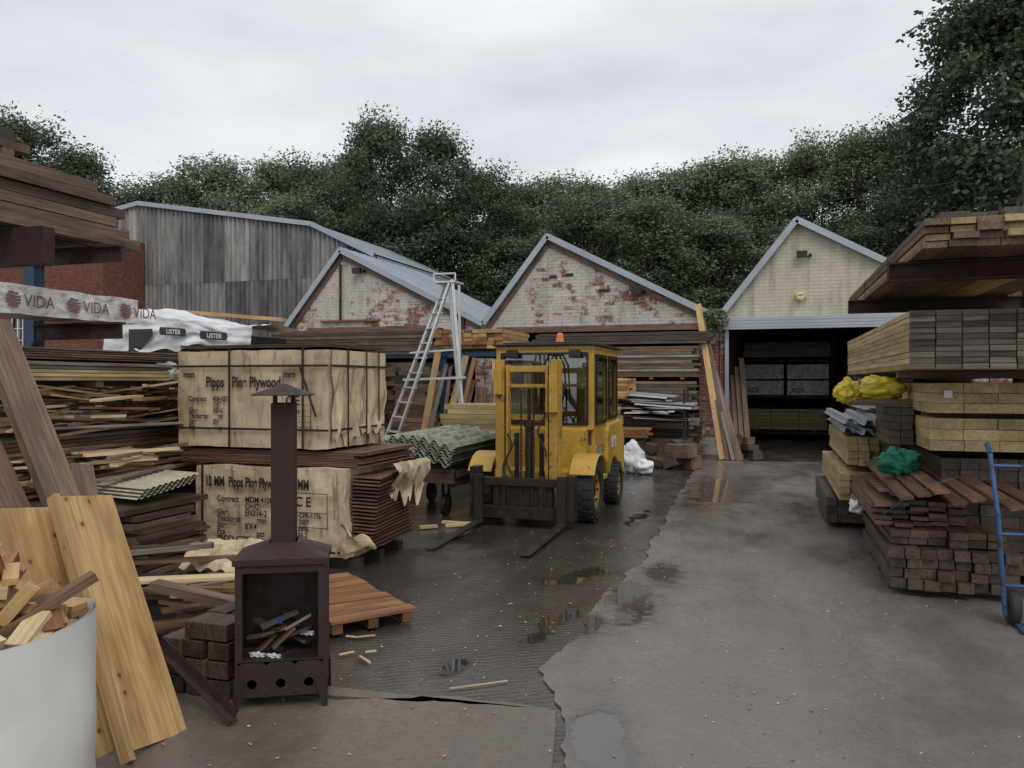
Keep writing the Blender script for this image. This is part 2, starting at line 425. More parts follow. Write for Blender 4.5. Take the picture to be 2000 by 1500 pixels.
def blob(name, c, r, mat, label, cat, sq=(1, 1, 1), amp=.25, f=3., smooth=True, parent=None, fold=0):
    mb = MB(); nu, nv = 48, 32
    def fn(u, v):
        t = u * 2 * math.pi; p = (v - .5) * math.pi
        d = V((math.cos(t) * math.cos(p), math.sin(t) * math.cos(p), math.sin(p)))
        k = r * (1 + amp * noise.noise(d * f + V(c)) + amp * .35 * noise.noise(d * f * 2.7 + V(c)))
        if fold: k *= 1 - fold * (1 - min(1, abs(noise.noise(d * f * 1.7 + V(c) * 2)) * 3.5))
        return V(c) + V((d.x * k * sq[0], d.y * k * sq[1], d.z * k * sq[2]))
    mb.grid(fn, nu, nv); return mk(name, mb, mat, label, cat, smooth=smooth, parent=parent)

# ---------------------------------------------------------------- ground
def rag_poly(pts, step=.12, amp=.03, seed=0):
    out = []
    for i, p in enumerate(pts):
        q = pts[(i + 1) % len(pts)]; L = math.dist(p, q)
        if L > 12: out.append(p); continue
        k = max(1, int(L / step))
        for j in range(k):
            x = p[0] + (q[0] - p[0]) * j / k; y = p[1] + (q[1] - p[1]) * j / k
            n1 = noise.noise(V((x * 3 + seed, y * 3, 1))) + .5 * noise.noise(V((x * 11 + seed, y * 11, 4)))
            n2 = noise.noise(V((x * 3 + seed, y * 3, 9))) + .5 * noise.noise(V((x * 11 + seed, y * 11, 7)))
            out.append((x + n1 * amp * 2, y + n2 * amp * 2))
    return out
def sheet(name, pts, z, mat, th=0):
    mb = MB(); P = [V((x, y, z)) for x, y in pts]
    if th: mb.prism(list(reversed(P)), (0, 0, -th))
    else: mb.add(P, [tuple(range(len(P)))])
    return mk(name, mb, mat, kind='structure')
sheet('ground', [(-300, -300), (300, -300), (300, 300), (-300, 300)], 0, M_wet)
edge = [(-1.34, 17.0), (-1.25, 12.2), (-1.16, 9.11), (-1.10, 7.48), (-1.23, 5.82), (-1.16, 4.99), (-1.24, 4.56), (-1.23, 4.39), (-.99, 3.87), (-.92, 3.70), (-.83, 3.31), (-.58, 1.5), (-.5, -4)]
sheet('concrete_pavement', rag_poly(edge, .05, .028, 2) + [(14, -4), (14, 17.6), (3, 17.6)], .012, M_slab, .011)
sheet('concrete_apron', rag_poly([(-1.03, 3.86), (-1.62, 3.86), (-2.16, 3.62), (-4, 3.4)], .05, .02, 5)[:-1] + [(-12, 3.2), (-12, -4), (-.54, -4), (-.63, 1.5), (-.88, 3.3), (-.97, 3.7)], .009, M_slab2, .008)
mb = MB()
for i in range(620):
    x = R.uniform(-2.6, 2.2); y = R.uniform(2.5, 9); s_ = R.uniform(.003, .009)
    mb.box((x, y, .016), (s_ * R.uniform(1, 3), s_, .004), Matrix.Rotation(R.uniform(0, 3), 3, 'Z'), R.uniform(.3, 1.1))
mk('wood_chips', mb, MW['pale'], 'tiny pale wood chips scattered on the wet concrete', 'wood chips', kind='stuff')

# ---------------------------------------------------------------- sawtooth workshops
FB = 18.5
def workshop(x0, xa, x1, za, ze, yb, wallm, lab, opening, kind):
    root = empty('workshop', ((x0 + x1) / 2, FB, 0), lab, 'building', 'sawtooth row of workshops')
    xp0, xp1, zt = opening
    mb = MB()
    mb.prism([V((x0, FB, zt)), V((x1, FB, zt)), V((x1, FB, ze)), V((xa, FB, za)), V((x0, FB, ze))], (0, .25, 0))
    mk('gable_wall', mb, wallm, parent=root)
    for (a, b) in ((x0, xp0), (xp1, x1)):
        mb = MB(); mb.bb(a, b, FB + .003, FB + .25, 0, zt, 1, 0, True); mk('pier', mb, M_pier, parent=root)
    for (a, b) in ((x0 + .01, x0 + .12), (x1 - .12, x1 - .01)):
        mb = MB(); mb.bb(a, b, FB + .26, yb, 0, ze, 1, 0, True); mk('side_wall', mb, M_brr, parent=root)
    mb = MB(); mb.prism([V((x0, yb, 0)), V((x1, yb, 0)), V((x1, yb, ze)), V((xa, yb, za)), V((x0, yb, ze))], (0, -.1, 0))
    mk('rear_wall', mb, M_brr, parent=root)
    mb = MB(); y0 = FB - .14
    for (p, q) in (((x0, ze), (xa, za)), ((xa, za), (x1, ze))):
        mb.add([V((p[0], y0, p[1] + .03)), V((q[0], y0, q[1] + .03)), V((q[0], yb + .1, q[1] + .03)), V((p[0], yb + .1, p[1] + .03)),
                V((p[0], y0, p[1] + .09)), V((q[0], y0, q[1] + .09)), V((q[0], yb + .1, q[1] + .09)), V((p[0], yb + .1, p[1] + .09))],
               [(3, 2, 1, 0), (4, 5, 6, 7), (0, 1, 5, 4), (2, 3, 7, 6), (1, 2, 6, 5), (3, 0, 4, 7)])
        n = int((yb - y0) / .5)
        for k in range(n):
            yy = y0 + .3 + k * .5
            mb.beam((p[0], yy, p[1] + .095), (q[0], yy, q[1] + .095), .03, .02, (0, 1, 0))
    mk('roof', mb, M_roof, parent=root)
    mb = MB()
    for (p, q) in (((x0, ze), (xa, za)), ((xa, za), (x1, ze))):
        mb.beam((p[0], y0 - .015, p[1] + .01), (q[0], y0 - .015, q[1] + .01), .02, .13, (0, 1, 0))
    mk('verge_flashing', mb, M_galv, parent=root)
    if kind < 2:
        mb = MB()
        for (p, q) in (((x0 + .08, ze - .10), (xa, za - .15)), ((xa, za - .15), (x1 - .1, ze - .10))):
            mb.beam((p[0], FB - .03, p[1]), (q[0], FB - .03, q[1]), .035, .10, (0, 1, 0))
        mk('barge_board', mb, MW['brown'] if kind == 1 else MW['red'], parent=root)
        mb = MB(); mb.bb(x0 + .3, x1 - .3, FB - .02, FB - .004, zt - .02, zt + .12)
        mk('lintel', mb, MW['brown'], parent=root)
    return root
W1 = workshop(-12.25, -10.6, -6.66, 5.05, 3.05, 23.6, M_brw, 'whitewashed brick gabled workshop with metal sheet roof', (-11.9, -6.9, 2.75), 1)
W2 = workshop(-6.64, -5.03, -1.07, 5.1, 3.05, 27, M_brw, 'peeling whitewashed brick workshop with open timber store front', (-6.2, -1.5, 2.85), 1)
W3 = workshop(-1.05, .57, 4.28, 5.15, 3.08, 29, M_brc, 'cream painted brick workshop with open roller shutter doorway', (-.9, 4.0, 2.82), 2)
W4 = workshop(4.3, 5.9, 9.8, 5.1, 3.1, 29, M_brr, 'red brick gabled workshop beyond the timber rack', (4.7, 9.4, 2.8), 0)
mb = MB(); mb.bb(-.95, 4.1, FB - .22, FB - .005, 2.80, 3.06)
for k in range(3): mb.bb(-.95, 4.1, FB - .228, FB - .222, 2.85 + k * .07, 2.87 + k * .07)
mk('roller_shutter_box', mb, M_galv, parent=W3)
mb = MB(); mb.bb(-.93, -.85, FB - .08, FB - .005, 0, 2.8); mk('shutter_guide', mb, M_galv, parent=W3)
def floodlight(x, z, par):
    mb = MB(); mb.bb(x - .11, x + .11, FB - .2, FB - .1, z - .07, z + .07); mb.bb(x - .02, x + .02, FB - .12, FB - .002, z + .02, z + .06)
    mb.cyl((x + .17, FB - .12, z - .03), (x + .17, FB - .02, z), .035, .035, 10)
    return mk('floodlight', mb, M_black, parent=par)
floodlight(.68, 4.40, W3); floodlight(-2.9, 3.72, W2); floodlight(-10.1, 4.5, W1)
mb = MB(); mb.cyl((.66, FB - .12, 3.52), (.66, FB - .005, 3.52), .12, .12, 6); ab = mk('alarm_box', mb, M_yp, parent=W3)
mb = MB(); mb.cyl((.66, FB - .127, 3.52), (.66, FB - .122, 3.52), .08, .08, 6); mk('alarm_plate', mb, M_white, parent=ab)
text('alarm_lettering', 'ADT', .055, (.605, FB - .131, 3.50), (1, 0, 0), (0, 0, 1), M_txtblue, ab, .002)
mb = MB(); mb.cyl((-10.62, FB - .06, 3.2), (-10.62, FB - .06, 4.7), .035, .035, 8); mk('vent_pipe', mb, M_rust, parent=W1)
mb = MB(); mb.cyl((-7.2, FB - .06, 0), (-7.2, FB - .06, 3.2), .05, .05, 8); mk('drain_pipe', mb, M_black, parent=W1)
mb = MB(); mb.bb(-11.6, -8.2, FB - .09, FB - .022, 2.98, 3.06); mk('wall_rail', mb, MW['red'], parent=W1)
mb = MB(); mb.bb(-11.2, -9.5, FB - .09, FB - .022, 3.2, 3.25); mk('wall_rail', mb, MW['red'], parent=W1)
for (a, b, z) in ((-5.0, -4.82, 4.12), (-4.6, -4.42, 4.15), (-3.8, -3.55, 3.75)):
    mb = MB(); mb.bb(a, b, FB - .015, FB - .002, z, z + .07); mk('vent_slot', mb, M_black, parent=W2)

# interior racks in garage
pack('timber_pack', -.7, 1.6, 24.6, 26, .25, .85, 8, 6, 'x', MW['treated'], 'yellow timber pack inside the open workshop', straps=2)
for (z0, z1, lb) in ((1.25, 1.68, 'XOI'), (1.72, 2.15, '')):
    for (xa, xb) in ((-.75, .42), (.5, 1.65)):
        mb = MB(); mb.bb(xa, xb, 24.6, 26, z0, z1); o = mk('wrapped_pack', mb, M_wrap, 'grey film wrapped board pack on a rack inside workshop', 'wrapped pack', group='wrapped packs', bevel=.02)
        if lb: text('pack_lettering', lb, .2, (xa + .12, 24.59, z0 + .08), (1, 0, 0), (0, 0, 1), M_ink, o, .002)
mb = MB()
for x in (-.85, 1.75, 3.6): mb.bb(x - .05, x + .05, 24.5, 24.6, 0, 3.2)
for z in (.12, 1.17, 2.22): mb.bb(-.8, 3.6, 24.5, 24.6, z, z + .08)
mk('storage_rack', mb, M_rackst, 'dark steel storage rack inside the open workshop', 'rack')
pack('timber_pack', -.7, 1.7, 24.6, 26, 2.36, 2.8, 7, 5, 'x', MW['grey'], 'weathered boards on upper rack inside workshop', bearers=False)
pack('timber_pack', 2.0, 3.5, 22.6, 24.2, .1, 1.9, 6, 12, 'x', MW['brown'], 'brown boards piled inside the open workshop')
for i in range(4): plank((-.8 + i * .12, 19.1, .03), (-.92 + i * .1, 19.6, 1.6 + .2 * i), .12, .03, MW['brown'], 'brown plank leaning inside the workshop doorway')

# timber stores in front of gable 1 and 2: three separate bundles so the face is uneven
pack('timber_pack', -3.4, -1.5, 17.55, 18.3, 1.75, 2.42, 5, 11, 'x', MW['grey'], 'weathered grey boards at the top of the store', rag=.10, jit=.006, tv=.45, mats2=MW['brown'], m2p=.45)
pack('timber_pack', -3.2, -1.55, 17.45, 18.3, 1.05, 1.66, 5, 9, 'x', MW['brown'], 'mixed old boards in the middle of the store', rag=.13, jit=.006, tv=.5, mats2=MW['grey'], m2p=.4)
pack('timber_pack', -3.35, -1.5, 17.5, 18.3, .15, .95, 5, 10, 'x', MW['dark'], 'dark damp boards at the bottom of the store', rag=.12, jit=.006, tv=.5, mats2=MW['grey'], m2p=.3)
pack('timber_pack', -5.1, -1.3, 17.6, 18.3, 2.48, 2.74, 5, 4, 'x', MW['dark'], 'long dark boards laid along the top of the store', rag=.16, jit=.008, tv=.3, bearers=False)
pack('timber_pack', -5.9, -3.5, 17.5, 18.3, .3, 1.4, 5, 12, 'x', MW['brown'], 'old brown boards stacked inside the store front', rag=.1, tv=.4, mats2=MW['dark'])
pack('timber_pack', -5.7, -3.6, 17.7, 18.3, 1.5, 2.3, 4, 10, 'x', MW['grey'], 'weathered boards racked inside the store front', rag=.15, tv=.4, mats2=MW['dark'], m2p=.5)
pack('timber_pack', -4.25, -2.72, 16.0, 17.2, 1.3, 1.72, 6, 8, 'x', MW['pine'], 'orange yellow softwood pack beside the grey stack', rag=.04, tv=.2, mats2=MW['orange'])
pack('timber_pack', -4.2, -2.9, 16.0, 17.2, .6, 1.2, 6, 10, 'x', MW['treated'], 'yellow treated boards beneath the orange pack', rag=.06)
pack('timber_pack', -3.6, -2.3, 15.6, 16.4, .55, .72, 5, 5, 'x', MW['orange'], 'low stack of orange boards behind the forklift', rag=.08)
for (xx, h_) in ((-4.1, .53), (-2.5, .48)):
    mb = MB(); mb.bb(xx - .1, xx + .1, 15.7, 17.1, 0, h_); mk('support_block', mb, MW['brown'], 'squat timber block supporting the boards', 'block', group='support blocks')
mb = MB(); mb.bb(-2.35, -1.5, 16.45, 17.0, 0, .48, 1); mk('timber_trestle', mb, MW['dark'], 'dark timber base under the metal sheets', 'trestle')
for i in range(12):
    z = .90 + i * .048 + R.uniform(0, .015); mb = MB(); x0 = -3.0 + R.uniform(-.2, .4); x1 = -1.65 + R.uniform(-.45, .25); tl = R.uniform(-.10, .05)
    mb.grid(lambda u, v: (x0 + (x1 - x0) * u, 16.3 + v * .9 + (i % 2) * .1, z + tl * u + .012 * math.sin(v * 40)), 1, 30)
    mb.grid(lambda u, v: (x0 + (x1 - x0) * u, 16.3 + v * .9 + (i % 2) * .1, z + .008 + tl * u + .012 * math.sin(v * 40)), 1, 30)
    mb.beam((x0, 16.29, z), (x1, 16.29, z + tl), .015, .03, (0, 1, 0))
    mk('metal_sheet', mb, [M_galv, M_rackst, M_white, M_galv][i % 4], 'folded metal cladding sheet lying on the stack', 'metal sheet', group='stacked metal sheets')
mb = MB()
for x in (-3.05, -1.62):
    for y in (16.4, 17.1): mb.bb(x - .02, x + .02, y - .02, y + .02, 0, 1.5)
mb.bb(-3.0, -1.66, 16.37, 16.43, .80, .85)
mk('sheet_rack', mb, M_rackst, 'dark steel rack holding metal sheets', 'rack')
pack('timber_pack', -11.7, -7.2, 17.0, 18.2, 2.2, 2.9, 6, 9, 'x', MW['brown'], 'long dark timbers racked under the first gable', rag=.3, jit=.01, tv=.4, bearers=False, mats2=MW['dark'], m2p=.6)
pack('timber_pack', -11.6, -7.4, 17.0, 18.2, .3, 2.1, 6, 18, 'x', MW['brown'], 'tall stack of dark boards under the first gable', rag=.2, tv=.4, mats2=MW['dark'], m2p=.6)
for i, (m_, dx) in enumerate((('pine', 0), ('brown', .14), ('grey', .25), ('brown', .36))):
    plank((-.92 + dx, 17.3 - .05 * i, .02), (-1.48 + dx * .62, 17.95, 3.35 - .34 * i), .13, .035, MW[m_], 'long ' + m_.replace('pine', 'pale pine') + ' plank leaning against the brick pier', side=(1, 0, .1), group='planks leaning on the pier')
for i in range(16):
    x = -2.45 + R.uniform(0, 1.1); y = 15.0 + R.uniform(0, 1.3); s_ = R.uniform(.10, .24); mb = MB()
    mb.box((x, y, s_ * .6 if i < 9 else .36), (s_ * R.uniform(1, 2.6), s_ * 1.3, s_ * R.uniform(.6, 1.3)), Matrix.Rotation(R.uniform(-.9, .9), 3, 'Z') @ Matrix.Rotation(R.uniform(-.4, .4), 3, 'Y'))
    mk('timber_block', mb, [MW['dark'], M_soil, MW['brown'], MW['dark']][i % 4], 'dark weathered block dumped by the store front', 'block', bevel=.012, group='dumped blocks')
for i in range(10):
    x = -.75 + R.uniform(0, .5); y = 17.4 + R.uniform(0, .7); s_ = R.uniform(.1, .2); mb = MB()
    mb.box((x, y, s_ * .6 + .1 * (i % 4)), (s_ * 1.6, s_, s_), Matrix.Rotation(R.uniform(-1, 1), 3, 'Z'))
    mk('timber_offcut', mb, MW['dark' if i % 3 else 'red'], 'dark offcut lying beside the workshop doorway', 'offcut', group='offcuts by the doorway')
blob('rubble_sack', (-2.36, 14.4, .27), .27, M_tarp, 'white woven rubble sack slumped on the concrete', 'sack', (.9, .9, 1.05), amp=.3, f=1.6, fold=.06)
blob('rubble_sack', (-2.10, 14.2, .14), .15, M_tarp, 'small white sack lying beside the large sack', 'sack', (1.2, .9, .85), amp=.3, f=1.8, fold=.06)
def leafcloud(mb, c, rad, n, leaf, tin=(.6, 1.3)):
    for i in range(n):
        d = V((R.gauss(0, 1), R.gauss(0, 1), R.gauss(0, 1))).normalized() * (R.random() ** .4)
        p = V(c) + V((d.x * rad[0], d.y * rad[1], d.z * rad[2]))
        u = V((R.gauss(0, 1), R.gauss(0, 1), R.gauss(0, 1) * .5)).normalized(); w = u.cross(V((R.gauss(0, 1), R.gauss(0, 1), R.gauss(0, 1)))).normalized()
        l = leaf * R.uniform(.6, 1.3)
        mb.add([p - u * l, p + w * l * .6, p + u * l, p - w * l * .6], [(0, 1, 2, 3)], 0, R.uniform(*tin))
mb = MB(); leafcloud(mb, (-1.15, 18.2, 3.02), (.32, .2, .30), 400, .05)
mk('climbing_plant', mb, M_leaf[2], 'small green plant growing from the valley gutter', 'plant')

# ---------------------------------------------------------------- big corrugated shed and brick building
SH = empty('corrugated_shed', (-18, 24, 0), 'large shed clad in streaked corrugated cement sheets', 'building')
prof = [(-24.2, 7.9), (-22.2, 8.22), (-14.9, 7.02), (-12.5, 5.85)]
def ptop(x):
    for (a, b), (c, d) in zip(prof, prof[1:]):
        if a <= x <= c: return b + (d - b) * (x - a) / (c - a)
    return prof[-1][1]
mb = MB(); x = -24.2; i = 0
while x < -12.6:
    w = min(.98, -12.5 - x); yo = (i % 2) * .015
    for (zb, zt_) in ((0, 3.0), (2.9, 5.3), (5.2, 99)):
        tt = R.choice([.45, .6, .8, 1.0, 1.25, 1.5]) if zb > 5 else R.uniform(.55, .95); n = 40; vs = []; off = R.uniform(0, 50)
        for k in range(n + 1):
            xx = x + w * k / n; top = min(zt_, ptop(xx)); top = max(top, zb)
            yy = 24 - (.03 if zb > 5 else .015 if zb > 2 else 0) + yo + .055 * math.sin(xx * 2 * math.pi / .19)
            vs += [V((xx, yy, zb)), V((xx, yy, top))]
        mb.add(vs, [(2 * k, 2 * k + 2, 2 * k + 3, 2 * k + 1) for k in range(n)], 0, tt, [p + V((off, 0, 0)) for p in vs])
    x += .96; i += 1
mk('cladding', mb, M_asb, parent=SH, origin=(-18, 24, 0))
mb = MB()
for (a, b), (c, d) in zip(prof, prof[1:]): mb.beam((a, 23.90, b + .02), (c, 23.90, d + .02), .1, .16, (0, 1, 0))
mk('verge_trim', mb, M_galv, parent=SH)
mb = MB()
for (a, b), (c, d) in zip(prof, prof[1:]):
    mb.add([V((a, 23.97, b + .05)), V((c, 23.97, d + .05)), V((c, 31, d + .05)), V((a, 31, b + .05))], [(0, 1, 2, 3)])
mb.add([V((-12.5, 24.1, 0)), V((-12.5, 31, 0)), V((-12.5, 31, 5.85)), V((-12.5, 24.1, 5.85))], [(0, 1, 2, 3)])
mk('roof', mb, M_roof, parent=SH)
BR = empty('brick_building', (-27, 22, 0), 'red brick building with a steel framed window', 'building')
mb = MB()
mb.bb(-34, -26.2, 22, 22.3, 0, 6.75, 1, 0, True); mb.bb(-26.2, -25.1, 22, 22.3, 0, 1.4, 1, 0, True); mb.bb(-26.2, -25.1, 22, 22.3, 4.9, 6.75, 1, 0, True); mb.bb(-25.1, -21.95, 22, 22.3, 0, 6.75, 1, 0, True)
mb.bb(-22.25, -21.95, 22.31, 28, 0, 6.75, 1, 0, True); mb.bb(-34, -22.3, 27.7, 28, 0, 6.7, 1, 0, True); mb.bb(-34, -22.3, 22.31, 27.69, 6.4, 6.5, 1, 0, True)
mk('brick_wall', mb, M_brr, parent=BR)
mb = MB()
for k in range(5): mb.bb(-26.2 + k * .27, -26.16 + k * .27, 22.06, 22.1, 1.4, 4.9)
for k in range(9): mb.bb(-26.2, -25.1, 22.055, 22.095, 1.4 + k * .43, 1.43 + k * .43)
w = mk('window', mb, M_white, parent=BR)
mb = MB(); mb.bb(-26.2, -25.1, 22.14, 22.15, 1.4, 4.9); mk('window_pane', mb, M_glass, parent=w)
mb = MB(); mb.bb(-34, -21.9, 21.9, 21.998, 6.62, 6.78); mk('coping', mb, M_brr, parent=BR)
mb = MB(); mb.bb(-22.5, -17, 20.5, 20.75, 0, 2.7, 1, 0, True); mk('yard_wall', mb, M_pier, 'old brick yard wall in front of the corrugated shed', 'wall')

# ---------------------------------------------------------------- trees
def tree_data(seed, H, Rr, zb, ncl, nleaf, leaf):
    rg = np.random.RandomState(seed)
    cl = []
    while len(cl) < ncl:
        h = rg.rand(); a = rg.rand() * 2 * math.pi
        pr = math.sin(math.pi * min(1, (h * .84 + .14))) ** .5
        rr = Rr * pr * (.25 + .75 * rg.rand() ** .5) * (1 + .2 * math.sin(a * 3 + seed) * rg.rand())
        cl.append((rr * math.cos(a), rr * math.sin(a), zb + (H - zb) * h * .93))
    for k in range(9): cl.append((rg.randn() * .3 * Rr * .6, rg.randn() * .3 * Rr * .6, H * (.97 - .05 * rg.rand())))
    cl = np.array(cl); cr = Rr * (.17 + .17 * rg.rand(len(cl)))
    idx = rg.randint(0, len(cl), nleaf)
    d = rg.randn(nleaf, 3); d /= np.linalg.norm(d, axis=1)[:, None]
    rad = rg.rand(nleaf) ** .33
    tail = rg.rand(nleaf) < .10; rad[tail] *= 1.25
    lump = 1 + .28 * np.sin(d[:, 0] * 7 + idx) * np.sin(d[:, 1] * 6 + idx * 2) + .2 * np.sin(d[:, 2] * 9 + idx * 3)
    P = cl[idx] + d * (cr[idx] * rad * lump)[:, None] * np.array([1, 1, .85])
    u = rg.randn(nleaf, 3); u[:, 2] *= .6; u /= np.linalg.norm(u, axis=1)[:, None]
    w = np.cross(u, rg.randn(nleaf, 3) * .8 + d + np.array([0, 0, .6])); w /= np.linalg.norm(w, axis=1)[:, None]
    l = leaf * (.55 + .8 * rg.rand(nleaf))[:, None]
    vs = np.stack([P - u * l, P + w * l * .6 - u * l * .1, P + u * l, P - w * l * .6 + u * l * .1], 1).reshape(-1, 3)
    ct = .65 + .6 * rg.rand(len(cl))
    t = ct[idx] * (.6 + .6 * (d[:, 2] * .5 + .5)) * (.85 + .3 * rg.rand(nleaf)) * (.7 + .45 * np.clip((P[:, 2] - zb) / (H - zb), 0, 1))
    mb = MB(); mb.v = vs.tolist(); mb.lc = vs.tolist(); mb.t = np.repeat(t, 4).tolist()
    mb.f = [(4 * i, 4 * i + 1, 4 * i + 2, 4 * i + 3) for i in range(nleaf)]; mb.m = [0] * nleaf
    tr = MB(); pts = [V((0, 0, 0))]
    for k in range(6): pts.append(V((rg.randn() * .12 * k * .5, rg.randn() * .12 * k * .5, H * .85 * (k + 1) / 6)))
    for k in range(6): tr.cyl(pts[k], pts[k + 1], Rr * .085 * (1 - k / 6.5), Rr * .085 * (1 - (k + 1) / 6.5), 9)
    for k in range(16):
        c = V(cl[rg.randint(len(cl))]); z = max(.6, c.z * .7); f = min(5.99, z / (H * .85) * 6); i0 = int(f)
        s0 = pts[i0].lerp(pts[i0 + 1], f - i0); mid = s0.lerp(c, .5) + V((0, 0, -.3))
        tr.cyl(s0, mid, Rr * .03, Rr * .02, 6); tr.cyl(mid, c, Rr * .02, Rr * .006, 6)
    return mb, tr
def yard(x, d): return (.952 * x - .306 * d, .306 * x + .952 * d)
T = [tree_data(30 + k * 7, 13, 3.3, 1.0 if k != 1 else 2, 105, 46000, .075) for k in range(4)]
PC = {}
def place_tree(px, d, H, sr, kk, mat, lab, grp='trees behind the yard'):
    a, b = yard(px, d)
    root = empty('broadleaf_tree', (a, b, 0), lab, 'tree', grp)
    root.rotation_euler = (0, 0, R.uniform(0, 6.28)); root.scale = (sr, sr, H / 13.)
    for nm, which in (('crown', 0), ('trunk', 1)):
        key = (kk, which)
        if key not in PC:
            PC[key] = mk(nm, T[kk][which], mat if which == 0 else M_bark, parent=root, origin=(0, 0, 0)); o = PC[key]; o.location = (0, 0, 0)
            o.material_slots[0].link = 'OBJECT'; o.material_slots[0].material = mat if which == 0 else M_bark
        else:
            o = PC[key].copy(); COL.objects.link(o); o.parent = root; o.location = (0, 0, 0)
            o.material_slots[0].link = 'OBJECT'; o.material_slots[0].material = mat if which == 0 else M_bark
rows = [(-27.5, 41, 14.8, 1.25, 1), (-24.8, 40, 15.0, 1.2, 1), (-22.4, 41, 13.9, 1.0, 1), (-19.6, 42, 11.9, 1, 0), (-17.2, 41, 12.3, 1, 2), (-14.8, 40, 12.6, 1, 0), (-12.4, 41, 12.8, 1, 0),
        (-10, 40, 12.5, 1, 2), (-7.9, 40, 12.7, .95, 0), (-5.9, 36, 13.6, .82, 1), (-3.4, 36, 13.0, .95, 1), (-1.5, 37, 11.8, .85, 1), (.3, 40, 11.8, .9, 2), (2.3, 40, 12.1, 1, 0), (4.4, 41, 12.2, 1, 2),
        (6.5, 40, 12.2, .95, 0), (8.7, 40, 12.6, 1, 0), (10.9, 40, 13.2, 1, 2), (13.1, 41, 13.5, 1, 0), (15.4, 41, 13.8, 1, 0), (17.6, 40, 13.9, 1, 2), (19.4, 40, 14.8, .95, 1), (22, 39, 13.6, 1, 1), (25, 40, 14, 1.1, 1)]
labs = {0: 'tall grey green broadleaf tree in the wood behind the workshops', 1: 'tall dark green broadleaf tree rising behind the yard', 2: 'mid green broadleaf tree standing behind the workshops'}
for n_, (px, d, H, sr, m_) in enumerate(rows):
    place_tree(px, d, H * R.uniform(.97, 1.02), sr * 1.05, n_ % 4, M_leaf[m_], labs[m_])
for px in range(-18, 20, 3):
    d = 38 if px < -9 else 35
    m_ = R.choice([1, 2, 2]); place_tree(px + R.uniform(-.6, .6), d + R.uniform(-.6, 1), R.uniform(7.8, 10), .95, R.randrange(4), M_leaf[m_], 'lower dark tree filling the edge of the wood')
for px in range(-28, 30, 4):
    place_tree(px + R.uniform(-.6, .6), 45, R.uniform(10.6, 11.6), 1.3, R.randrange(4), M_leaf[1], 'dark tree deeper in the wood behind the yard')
cm, tm = tree_data(99, 17.5, 4.2, 1.5, 190, 105000, .105)
a, b = yard(17.9, 26.5); root = empty('broadleaf_tree', (a, b, 0), 'very tall dark tree overhanging the timber rack', 'tree')
mk('crown', cm, M_leaf[1], parent=root, origin=(0, 0, 0)).location = (0, 0, 0); mk('trunk', tm, M_bark, parent=root, origin=(0, 0, 0)).location = (0, 0, 0)
mb = MB(); pts = [V((-9, 19.5, 5.6)).lerp(V((4, 19.5, 6.0)), t / 20) - V((0, 0, .25 * math.sin(t / 20 * math.pi))) for t in range(21)]
mb.tube(pts, .008, 5); mk('overhead_cable', mb, M_cables, 'thin black cable strung above the workshop roofs', 'cable')

# ---------------------------------------------------------------- forklift
FL = empty('forklift', (-2.65, 9.6, 0), 'worn yellow forklift truck with lowered forks and enclosed cab', 'forklift')
def fp(name, mb, mat, par=FL, **k): return mk(name, mb, mat, parent=par, **k)
mb = MB()
for sx in (-1, 1):
    x = -2.64 + sx * .32
    mb.bb(x - .05, x + .05, 8.74, 8.78, .12, 1.90); mb.bb(x + sx * .035, x + sx * .06, 8.79, 8.92, .12, 1.90); mb.bb(x - .05, x + .05, 8.93, 8.95, .12, 1.80)
    mb.bb(x - sx * .07, x - sx * .100, 8.76, 8.86, .15, 1.84)
mb.bb(-3.0, -2.28, 8.80, 8.9, 1.76, 1.83); mb.bb(-2.88, -2.40, 8.795, 8.87, 1.58, 1.62); mb.bb(-2.96, -2.32, 8.96, 9.02, 1.2, 1.26); mb.bb(-2.96, -2.32, 8.96, 9.02, .5, .6)
mb.bb(-3.02, -2.92, 8.69, 8.735, 1.5, 1.8); mb.bb(-2.36, -2.26, 8.69, 8.735, 1.3, 1.72)
mast = fp('mast', mb, M_yel2, bevel=.004)
mb = MB(); mb.cyl((-2.64, 8.86, .3), (-2.64, 8.86, 1.12), .045, .045, 14); mb.cyl((-2.64, 8.86, 1.12), (-2.64, 8.86, 1.2), .06, .06, 14); mb.cyl((-2.64, 8.86, 1.18), (-2.64, 8.86, 1.56), .02, .02, 12)
mk('lift_cylinder', mb, M_blk, parent=mast)
for x in (-2.80, -2.50):
    mb = MB(); mb.cyl((x, 8.9, .3), (x, 8.9, 1.05), .028, .028, 10); mk('lift_cylinder', mb, M_blk, parent=mast)
for x in (-2.72, -2.57):
    mb = MB()
    for k in range(46): mb.bb(x - .011, x + .011, 8.80, 8.815, .4 + k * .025, .4251 + k * .025 if k % 2 else .420 + k * .025)
    mk('lift_chain', mb, M_blk, parent=mast)
for j, x in enumerate((-2.86, -2.82, -2.45)):
    mb = MB(); mb.tube([V((x + .05 * math.sin(t * .5 + j), 8.72 + .01 * j, 1.05 - .5 * t / 12 + .25 * (j == 2))) for t in range(13)], .012, 6); mk('hydraulic_hose', mb, M_rub, parent=mast)
for dx in (0, .05, -.06):
    mb = MB(); mb.tube([V((-2.62 + dx, 9.5, 1.86)), V((-2.60 + dx, 9.35, 1.99)), V((-2.58 + dx, 9.15, 1.99)), V((-2.55 + dx, 9.0, 1.86)), V((-2.53 + dx, 8.97, 1.4))], .012, 6); mk('hydraulic_hose', mb, M_rub, parent=mast)
mb = MB()
mb.bb(-3.24, -2.06, 8.58, 8.64, .47, .56); mb.bb(-3.24, -2.06, 8.58, 8.64, .10, .24)
